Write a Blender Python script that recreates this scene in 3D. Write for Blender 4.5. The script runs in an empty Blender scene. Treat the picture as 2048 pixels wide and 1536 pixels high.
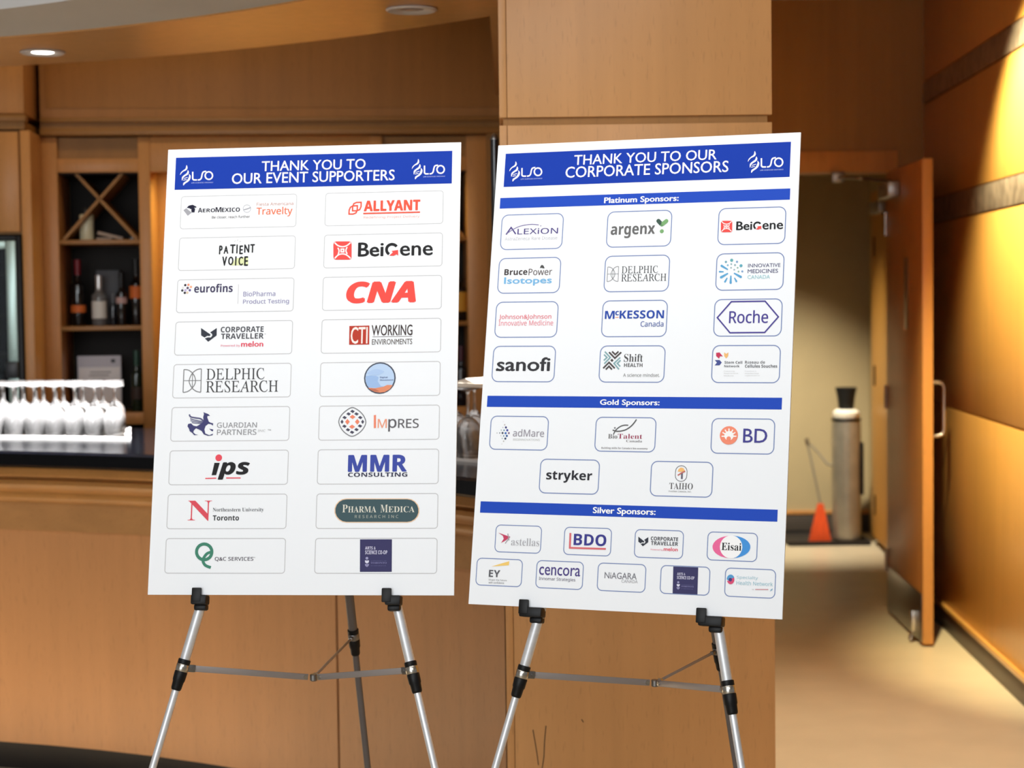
import bpy, bmesh, math, random
from mathutils import Vector, Matrix
from mathutils.geometry import tessellate_polygon
random.seed(7)
sc = bpy.context.scene
COL = sc.collection
R = math.radians

# ------------------------------------------------------------------ camera
cam_d = bpy.data.cameras.new('camera')
cam = bpy.data.objects.new('camera', cam_d)
COL.objects.link(cam)
PITCH, ROLL = 0.04708, -0.01237
cp, sp = math.cos(PITCH), math.sin(PITCH)
c_r, s_r = math.cos(ROLL), math.sin(ROLL)
fwd = Vector((0, cp, -sp)); up0 = Vector((0, sp, cp)); rt0 = Vector((1, 0, 0))
rt = rt0 * c_r + up0 * s_r
up = up0 * c_r - rt0 * s_r
mw = Matrix((rt, up, -fwd)).transposed().to_4x4()
mw.translation = Vector((0, 0, 1.52))
cam.matrix_world = mw
cam_d.sensor_width = 36.0
cam_d.lens = 36.0 * 3636.8 / 2048.0
cam_d.clip_start = 0.05
cam_d.clip_end = 60
cam_d.dof.use_dof = True
cam_d.dof.focus_distance = 3.42
cam_d.dof.aperture_fstop = 5.0
sc.camera = cam

# ------------------------------------------------------------------ world, exposure, lights
w = bpy.data.worlds.new('world'); sc.world = w; w.use_nodes = True
w.node_tree.nodes['Background'].inputs[0].default_value = (1.0, 0.95, 0.9, 1)
w.node_tree.nodes['Background'].inputs[1].default_value = 0.22
sc.view_settings.view_transform = 'Standard'
sc.view_settings.look = 'None'
sc.view_settings.exposure = 0.0
sc.view_settings.gamma = 1.0
sc.view_settings.use_curve_mapping = False
sc.cycles.use_denoising = True
sc.cycles.max_bounces = 10
sc.cycles.transmission_bounces = 10
sc.cycles.caustics_reflective = False
sc.cycles.caustics_refractive = False
sc.cycles.sample_clamp_indirect = 4.0


def area(name, loc, aim, sx, sy, power, col):
    d = bpy.data.lights.new(name, 'AREA'); d.shape = 'RECTANGLE'; d.size = sx; d.size_y = sy
    d.energy = power; d.color = col
    o = bpy.data.objects.new(name, d); COL.objects.link(o); o.location = loc
    o.rotation_euler = (Vector(aim) - Vector(loc)).to_track_quat('-Z', 'Y').to_euler()
    return o


def spot(name, loc, aim, angle, blend, power, col, radius=0.04):
    d = bpy.data.lights.new(name, 'SPOT'); d.spot_size = R(angle); d.spot_blend = blend
    d.energy = power; d.color = col; d.shadow_soft_size = radius
    o = bpy.data.objects.new(name, d); COL.objects.link(o); o.location = loc
    o.rotation_euler = (Vector(aim) - Vector(loc)).to_track_quat('-Z', 'Y').to_euler()
    return o


area('room_light_front', (-0.5, 0.6, 2.86), (-0.1, 4.2, 1.3), 3.2, 1.6, 66, (0.92, 0.965, 1.0))
area('room_light_high', (-0.4, 3.0, 2.86), (-0.2, 4.5, 1.2), 2.4, 0.6, 28, (0.98, 0.97, 0.96))
area('front_fill', (-2.4, -2.8, 1.7), (-0.2, 4.6, 1.2), 3.6, 2.0, 114, (0.92, 0.965, 1.0))  # unseen fill behind the camera, added for flat frontal light
spot('corridor_lamp', (1.32, 6.3, 2.87), (1.93, 6.72, 1.85), 60, 0.8, 1000, (1.0, 0.86, 0.50))
spot('hall_floor_fill', (1.15, 5.3, 2.88), (1.2, 5.4, 0), 84, 0.8, 300, (1.0, 0.9, 0.72))  # added fill without a fixture, brightens the floor in front of the door
spot('store_room_lamp', (1.5, 10.1, 2.66), (1.66, 11.3, 0.0), 60, 1.0, 480, (1.0, 0.95, 0.78))
spot('bar_lamp', (-1.475, 5.809, 2.30), (-1.52, 6.0, 1.0), 74, 0.7, 1500, (1.0, 0.97, 0.94))
area('niche_lamp', (-0.85, 7.42, 2.03), (-0.85, 7.62, 1.0), 1.0, 0.05, 6, (1.0, 0.86, 0.36))
area('aisle_fill', (-1.3, 6.6, 2.88), (-1.3, 7.0, 1.4), 1.6, 0.2, 4, (1.0, 0.78, 0.46))  # added fill hidden behind the soffit, lifts the cabinet fronts
spot('glasses_fill', (-0.28, 5.98, 2.88), (-0.14, 5.16, 1.15), 26, 0.6, 900, (1.0, 0.97, 0.92))  # added fill without a fixture, brightens the glasses and napkin between the signs

# ------------------------------------------------------------------ materials
_mats = {}


def rgb(c):
    if isinstance(c, str):
        return tuple(int(c[i:i + 2], 16) for i in (0, 2, 4))
    return tuple(c)


def lin(h):
    def f(c):
        c /= 255.0
        return c / 12.92 if c <= 0.04045 else ((c + 0.055) / 1.055) ** 2.4
    a, b, c = rgb(h)
    return (f(a), f(b), f(c), 1)


def mat(name, col, rough=0.5, metal=0.0, spec=0.5, noise=0.0, nscale=(8, 8, 8), bump=0.0, coat=0.0, trans=0.0, ior=1.45, emit=0.0):
    if name in _mats:
        return _mats[name]
    m = bpy.data.materials.new(name); m.use_nodes = True
    nt = m.node_tree; b = nt.nodes['Principled BSDF']
    c = lin(col)
    b.inputs['Base Color'].default_value = c
    b.inputs['Roughness'].default_value = rough
    b.inputs['Metallic'].default_value = metal
    b.inputs['Specular IOR Level'].default_value = spec
    b.inputs['Coat Weight'].default_value = coat
    b.inputs['Transmission Weight'].default_value = trans
    b.inputs['IOR'].default_value = ior
    if emit:
        b.inputs['Emission Color'].default_value = c
        b.inputs['Emission Strength'].default_value = emit
    if noise or bump:
        tc = nt.nodes.new('ShaderNodeTexCoord'); mp = nt.nodes.new('ShaderNodeMapping')
        mp.inputs['Scale'].default_value = nscale
        nz = nt.nodes.new('ShaderNodeTexNoise'); nz.inputs['Scale'].default_value = 1.0; nz.inputs['Detail'].default_value = 5
        nt.links.new(tc.outputs['Object'], mp.inputs[0]); nt.links.new(mp.outputs[0], nz.inputs['Vector'])
        if noise:
            rp = nt.nodes.new('ShaderNodeValToRGB')
            rp.color_ramp.elements[0].position = 0.3; rp.color_ramp.elements[1].position = 0.7
            rp.color_ramp.elements[0].color = [x * (1 - noise) for x in c[:3]] + [1]
            rp.color_ramp.elements[1].color = [min(1, x * (1 + noise)) for x in c[:3]] + [1]
            nt.links.new(nz.outputs['Fac'], rp.inputs[0]); nt.links.new(rp.outputs[0], b.inputs['Base Color'])
        if bump:
            bp = nt.nodes.new('ShaderNodeBump'); bp.inputs['Strength'].default_value = bump; bp.inputs['Distance'].default_value = 0.002
            nt.links.new(nz.outputs['Fac'], bp.inputs['Height']); nt.links.new(bp.outputs[0], b.inputs['Normal'])
    _mats[name] = m
    return m


def wood(name, col, rough=0.38, amp=0.10, coat=0.04, axis='z', fleck=0.12):
    """Veneer: slow cloudy tone + fine streaks along one axis + short darker flecks."""
    if name in _mats:
        return _mats[name]
    m = bpy.data.materials.new(name); m.use_nodes = True
    nt = m.node_tree; b = nt.nodes['Principled BSDF']; N = nt.nodes.new; L = nt.links.new
    c = lin(col)
    tc = N('ShaderNodeTexCoord')

    def nz(scale, detail):
        mp = N('ShaderNodeMapping'); mp.inputs['Scale'].default_value = scale
        n = N('ShaderNodeTexNoise'); n.inputs['Scale'].default_value = 1; n.inputs['Detail'].default_value = detail
        L(tc.outputs['Object'], mp.inputs[0]); L(mp.outputs[0], n.inputs['Vector'])
        return n.outputs['Fac']
    lo, hi = (1.2, 26)
    st = (hi, hi, lo) if axis == 'z' else (lo, hi, hi)
    fl = (180, 180, 22) if axis == 'z' else (22, 180, 180)
    a = nz(st, 4); d = nz((2.2, 2.2, 1.1), 3); f = nz(fl, 1)
    mx = N('ShaderNodeMath'); mx.operation = 'ADD'; L(a, mx.inputs[0]); L(d, mx.inputs[1])
    rp = N('ShaderNodeValToRGB'); rp.color_ramp.elements[0].position = 0.35; rp.color_ramp.elements[1].position = 0.68
    h = N('ShaderNodeMath'); h.operation = 'MULTIPLY'; h.inputs[1].default_value = 0.5; L(mx.outputs[0], h.inputs[0]); L(h.outputs[0], rp.inputs[0])
    rp.color_ramp.elements[0].color = [x * (1 - amp) for x in c[:3]] + [1]
    rp.color_ramp.elements[1].color = [min(1, x * (1 + amp)) for x in c[:3]] + [1]
    fr = N('ShaderNodeValToRGB'); fr.color_ramp.elements[0].position = 0.62; fr.color_ramp.elements[1].position = 0.72
    fr.color_ramp.elements[0].color = (1, 1, 1, 1); fr.color_ramp.elements[1].color = (1 - fleck, 1 - fleck, 1 - fleck, 1)
    L(f, fr.inputs[0])
    mul = N('ShaderNodeMix'); mul.data_type = 'RGBA'; mul.blend_type = 'MULTIPLY'; mul.inputs[0].default_value = 1
    L(rp.outputs[0], mul.inputs[6]); L(fr.outputs[0], mul.inputs[7]); L(mul.outputs[2], b.inputs['Base Color'])
    b.inputs['Specular IOR Level'].default_value = 0.3; b.inputs['Roughness'].default_value = rough; b.inputs['Coat Weight'].default_value = coat; b.inputs['Coat Roughness'].default_value = 0.25
    _mats[name] = m
    return m


def glass_mat(name, col='ffffff', haze=0.0, rough=0.0, ior=1.45):
    if name in _mats:
        return _mats[name]
    m = bpy.data.materials.new(name); m.use_nodes = True
    nt = m.node_tree; b = nt.nodes['Principled BSDF']; out = nt.nodes['Material Output']
    b.inputs['Base Color'].default_value = lin(col); b.inputs['Transmission Weight'].default_value = 1.0
    b.inputs['Roughness'].default_value = rough; b.inputs['IOR'].default_value = ior
    if haze:
        d = nt.nodes.new('ShaderNodeBsdfDiffuse'); d.inputs[0].default_value = (0.9, 0.9, 0.92, 1)
        t = nt.nodes.new('ShaderNodeBsdfTranslucent'); t.inputs[0].default_value = (0.9, 0.9, 0.92, 1)
        a = nt.nodes.new('ShaderNodeMixShader'); a.inputs[0].default_value = 0.5
        x = nt.nodes.new('ShaderNodeMixShader'); x.inputs[0].default_value = haze
        nt.links.new(d.outputs[0], a.inputs[1]); nt.links.new(t.outputs[0], a.inputs[2])
        nt.links.new(b.outputs[0], x.inputs[1]); nt.links.new(a.outputs[0], x.inputs[2]); nt.links.new(x.outputs[0], out.inputs[0])
    _mats[name] = m
    return m


# ------------------------------------------------------------------ mesh builder
class MB:
    """Collects shapes in world coordinates; build() links them as ONE mesh object (vertices relative to the parent)."""

    def __init__(self):
        self.v = []; self.f = []; self.m = []; self.mi = 0; self.s = []

    def add(self, vs, fs, smooth=True):
        k = len(self.v)
        self.v += [tuple(p) for p in vs]
        self.f += [[i + k for i in f] for f in fs]
        self.m += [self.mi] * len(fs)
        self.s += [smooth] * len(fs)
        return self

    def bm(self, bm, M=None):
        bm.verts.index_update()
        vs = [(M @ v.co if M else v.co) for v in bm.verts]
        self.add(vs, [[v.index for v in f.verts] for f in bm.faces], False); bm.free()
        return self

    def box(self, lo, hi, bev=0.0, M=None, seg=2):
        bm = bmesh.new(); bmesh.ops.create_cube(bm, size=1)
        for v in bm.verts:
            v.co = Vector([(lo[i] + hi[i]) / 2 + v.co[i] * (hi[i] - lo[i]) for i in range(3)])
        if bev:
            bmesh.ops.bevel(bm, geom=bm.edges[:], offset=bev, segments=seg, profile=0.5, affect='EDGES')
        return self.bm(bm, M)

    def tube(self, p0, p1, r0, r1=None, seg=20, cap=True):
        p0 = Vector(p0); p1 = Vector(p1); r1 = r0 if r1 is None else r1
        d = (p1 - p0).normalized(); a = d.orthogonal().normalized(); b = d.cross(a)
        vs = []
        for p, r in ((p0, r0), (p1, r1)):
            for i in range(seg):
                t = 2 * math.pi * i / seg
                vs.append(p + a * (r * math.cos(t)) + b * (r * math.sin(t)))
        fs = [[i, (i + 1) % seg, seg + (i + 1) % seg, seg + i] for i in range(seg)]
        if cap:
            fs += [list(range(seg))[::-1], [seg + i for i in range(seg)]]
        return self.add(vs, fs)

    def along(self, p0, d, prof, seg=20):
        """Rings of (distance along d, radius) from p0: a turned piece on any axis."""
        p0 = Vector(p0); d = Vector(d).normalized(); a = d.orthogonal().normalized(); b = d.cross(a)
        vs = []; n = len(prof)
        for t, r in prof:
            for i in range(seg):
                g = 2 * math.pi * i / seg
                vs.append(p0 + d * t + a * (r * math.cos(g)) + b * (r * math.sin(g)))
        fs = []
        for j in range(n - 1):
            for i in range(seg):
                i2 = (i + 1) % seg
                fs.append([j * seg + i, j * seg + i2, (j + 1) * seg + i2, (j + 1) * seg + i])
        fs += [[i for i in range(seg)][::-1], [(n - 1) * seg + i for i in range(seg)]]
        return self.add(vs, fs)

    def lathe(self, c, prof, seg=24, sharp=None):
        return self.along(c, (0, 0, 1), [(z, max(r, 1e-4)) for r, z in prof], seg)

    def path(self, pts, r, seg=12, closed=False):
        """Round bar bent through points."""
        pts = [Vector(p) for p in pts]; n = len(pts)
        ref = None; vs = []
        for k, p in enumerate(pts):
            t = (pts[min(k + 1, n - 1)] - pts[max(k - 1, 0)]).normalized()
            a = t.orthogonal().normalized() if ref is None else (ref - t * ref.dot(t)).normalized()
            ref = a; b = t.cross(a)
            for i in range(seg):
                g = 2 * math.pi * i / seg
                vs.append(p + a * (r * math.cos(g)) + b * (r * math.sin(g)))
        fs = [[j * seg + i, j * seg + (i + 1) % seg, (j + 1) * seg + (i + 1) % seg, (j + 1) * seg + i] for j in range(n - 1) for i in range(seg)]
        fs += [[i for i in range(seg)][::-1], [(n - 1) * seg + i for i in range(seg)]]
        return self.add(vs, fs)

    def prism(self, poly, d):
        """Closed outline (3-D points) pushed by vector d."""
        n = len(poly); d = Vector(d); P = [Vector(p) for p in poly]
        tris = tessellate_polygon([P])
        vs = P + [p + d for p in P]
        fs = [list(t) for t in tris] + [[i + n for i in reversed(t)] for t in tris]
        fs += [[i, (i + 1) % n, n + (i + 1) % n, n + i] for i in range(n)]
        return self.add(vs, fs, False)

    def build(self, name, material, parent=None, smooth=True, loc=None):
        me = bpy.data.meshes.new(name)
        o = bpy.data.objects.new(name, me)
        off = Vector((0, 0, 0))
        if parent is not None:
            p = parent
            while p is not None:
                off += p.location; p = p.parent
        elif loc is not None:
            off = Vector(loc)
        me.from_pydata([tuple(Vector(v) - off) for v in self.v], [], self.f)
        ms = material if isinstance(material, (list, tuple)) else [material]
        for m in ms:
            me.materials.append(m)
        if len(ms) > 1:
            me.polygons.foreach_set('material_index', self.m)
        bm = bmesh.new(); bm.from_mesh(me); bmesh.ops.recalc_face_normals(bm, faces=bm.faces); bm.to_mesh(me); bm.free()
        if smooth:
            me.polygons.foreach_set('use_smooth', self.s)
            me.set_sharp_from_angle(angle=R(35))
        me.update()
        COL.objects.link(o)
        if parent is not None:
            o.parent = parent
        elif loc is not None:
            o.location = loc
        return o


def tag(o, label=None, cat=None, group=None, kind=None):
    if label: o['label'] = label
    if cat: o['category'] = cat
    if group: o['group'] = group
    if kind: o['kind'] = kind
    return o


def thing(name, loc, label, cat, group=None):
    o = bpy.data.objects.new(name, None); o.empty_display_size = 0.1
    COL.objects.link(o); o.location = loc
    return tag(o, label, cat, group)


def structure(o, label=None):
    return tag(o, label, None, None, 'structure')


def copy_tree(o, parent=None):
    c = o.copy(); COL.objects.link(c); c.parent = parent
    for ch in list(o.children):
        copy_tree(ch, c)
    return c


# ------------------------------------------------------------------ flat print (sign boards)
_tcache = {}
RANGES = {'S': (0x1D5A0, 0x1D5BA), 'Sb': (0x1D5D4, 0x1D5EE), 'Sbx': (0x1D5D4, 0x1D5EE), 'SBIx': (0x1D63C, 0x1D656), 'SBI': (0x1D63C, 0x1D656), 'R': (0x1D400, 0x1D41A), 'Rb': (0x1D400, 0x1D41A), 'Ri': (0x1D434, 0x1D44E)}
OFFS = {'R': -0.006}
WEIGHT = {'B': 0.012, 'Bb': 0.035, 'Bx': 0.04, 'S': 0.014, 'Sb': 0.006, 'Sbx': 0.03, 'SBI': 0.03, 'SBIx': 0.055}   # stroke weight added, as a share of the ink's height


def glyphs(s, font):
    """(verts 2-D, faces) of a line of lettering, scaled to the unit square of its ink."""
    key = (s, font)
    if key in _tcache:
        return _tcache[key]
    if font in RANGES:
        A, a = RANGES[font]
        body = ''.join(chr(A + ord(k) - 65) if 'A' <= k <= 'Z' else chr(a + ord(k) - 97) if 'a' <= k <= 'z' else k for k in s)
    else:
        body = s
    cu = bpy.data.curves.new('t', 'FONT'); cu.body = body; cu.size = 1; cu.resolution_u = 3
    cu.offset = OFFS.get(font, 0)
    if font == 'Ri':
        cu.shear = -0.29
    o = bpy.data.objects.new('t', cu); COL.objects.link(o)
    dg = bpy.context.evaluated_depsgraph_get(); ev = o.evaluated_get(dg); me = ev.to_mesh()
    vs = [(v.co.x, v.co.y) for v in me.vertices]; fs = [list(p.vertices) for p in me.polygons]
    ev.to_mesh_clear(); bpy.data.objects.remove(o); bpy.data.curves.remove(cu)
    x0 = min(v[0] for v in vs); x1 = max(v[0] for v in vs); y0 = min(v[1] for v in vs); y1 = max(v[1] for v in vs)
    vs = [((x - x0) / (x1 - x0), (y - y0) / (y1 - y0)) for x, y in vs]
    _tcache[key] = (vs, fs)
    return vs, fs


def catmull(P, closed, k=5):
    n = len(P); out = []
    rng = range(n) if closed else range(n - 1)
    for i in rng:
        if closed:
            p0, p1, p2, p3 = P[(i - 1) % n], P[i], P[(i + 1) % n], P[(i + 2) % n]
        else:
            p0, p1, p2, p3 = P[max(i - 1, 0)], P[i], P[i + 1], P[min(i + 2, n - 1)]
        for j in range(k):
            t = j / k
            out.append(tuple(0.5 * (2 * p1[a] + (p2[a] - p0[a]) * t + (2 * p0[a] - 5 * p1[a] + 4 * p2[a] - p3[a]) * t * t + (3 * p1[a] - p0[a] - 3 * p2[a] + p3[a]) * t ** 3) for a in (0, 1)))
    if not closed:
        out.append(tuple(P[-1]))
    return out


class Print:
    def __init__(self):
        self.v = []; self.f = []; self.m = []; self.cols = []; self.n = 0

    def add(self, vs, fs, col, L, lift=0.0):
        col = rgb(col)
        if col not in self.cols:
            self.cols.append(col)
        ci = self.cols.index(col) + 1
        k = len(self.v)
        y = -0.00022 * L - 0.00002 * (self.n % 8) - lift
        self.v += [(u / 1000 - 0.305, y, (914 - v) / 1000) for u, v in vs]
        self.f += [[i + k for i in f] for f in fs]; self.m += [ci] * len(fs)

    def poly(self, pts, col, L):
        tr = tessellate_polygon([[Vector((p[0], p[1], 0)) for p in pts]])
        self.add(pts, [list(t) for t in tr], col, L)

    def stroke(self, P, w, col, L, closed=False):
        n = len(P); vs = []
        for i in range(n):
            a = P[(i - 1) % n] if (closed or i > 0) else None
            b = P[(i + 1) % n] if (closed or i < n - 1) else None
            p = Vector(P[i])
            d1 = (p - Vector(a)).normalized() if a else None
            d2 = (Vector(b) - p).normalized() if b else None
            d1 = d1 or d2; d2 = d2 or d1
            n1 = Vector((-d1.y, d1.x)); n2 = Vector((-d2.y, d2.x)); m = n1 + n2
            m = n1 if m.length < 1e-4 else m.normalized()
            h = w / 2 / max(0.45, m.dot(n1))
            vs += [tuple(p + m * h), tuple(p - m * h)]
        fs = [[2 * i, 2 * i + 1, (2 * i + 3) % (2 * n), (2 * i + 2) % (2 * n)] for i in range(n if closed else n - 1)]
        self.add(vs, fs, col, L)

    def rrect(self, x0, y0, x1, y1, r, n=6):
        out = []
        for cx, cy, a0 in ((x1 - r, y0 + r, -90), (x1 - r, y1 - r, 0), (x0 + r, y1 - r, 90), (x0 + r, y0 + r, 180)):
            for i in range(n + 1):
                t = R(a0 + 90 * i / n); out.append((cx + r * math.cos(t), cy + r * math.sin(t)))
        return out

    def art(self, data):
        for p in data:
            k, L = p[0], p[1]
            self.n += 1
            if k == 't':
                vs, fs = glyphs(p[2], p[3]); x0, y0, x1, y1 = p[5:9]
                d = WEIGHT.get(p[3], 0) * (y1 - y0)
                x0 += d; x1 -= d; y0 += 0.6 * d; y1 -= 0.6 * d
                for q, (ox, oy) in enumerate(((0, 0),) if d < 0.03 else ((-d, 0), (d, 0), (0, -0.6 * d), (0, 0.6 * d))):
                    self.add([(x0 + ox + a * (x1 - x0), y1 + oy - b * (y1 - y0)) for a, b in vs], fs, p[4], L, q * 0.00001)
            elif k == 's':
                P = [tuple(q) for q in p[4]]
                if p[6]: P = catmull(P, p[5])
                self.stroke(P, p[3], p[2], L, bool(p[5]))
            elif k == 'p':
                P = [tuple(q) for q in p[3]]
                if p[4]: P = catmull(P, True, 4)
                self.poly(P, p[2], L)
            elif k == 'c':
                u, v, r = p[3:6]
                self.poly([(u + r * math.cos(t * math.pi / 12), v + r * math.sin(t * math.pi / 12)) for t in range(24)], p[2], L)


def board(name, C, ex, ey, pr, label):
    """Foam board 610 x 914 x 5 mm, its front face printed; origin at the middle of the bottom front edge."""
    ex = Vector(ex).normalized(); ey = (Vector(ey) - ex * Vector(ey).dot(ex)).normalized(); n = -ex.cross(ey) * -1
    n = ey.cross(ex)
    if n.y < 0: n = -n
    me = bpy.data.meshes.new(name)
    bm = bmesh.new(); bmesh.ops.create_cube(bm, size=1)
    for v in bm.verts:
        v.co = Vector((v.co.x * 0.61, 0.0025 + v.co.y * 0.005, 0.457 + v.co.z * 0.914))
    bm.verts.index_update()
    k = len(bm.verts)
    vs = [tuple(v.co) for v in bm.verts]; fs = [[v.index for v in f.verts] for f in bm.faces]; bm.free()
    me.from_pydata(vs + pr.v, [], fs + [[i + k for i in f] for f in pr.f])
    me.materials.append(mat('foam_board_white', 'f3f6fa', 0.6, spec=0.15))
    for c in pr.cols:
        me.materials.append(mat('print_ink_%d_%d_%d' % c, c, 0.6, spec=0.12))
    me.polygons.foreach_set('material_index', [0] * len(fs) + pr.m)
    me.update()
    o = bpy.data.objects.new(name, me); COL.objects.link(o)
    M = Matrix((ex, n, ey)).transposed().to_4x4(); M.translation = Vector(C); o.matrix_world = M
    return tag(o, label, 'sign')

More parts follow.
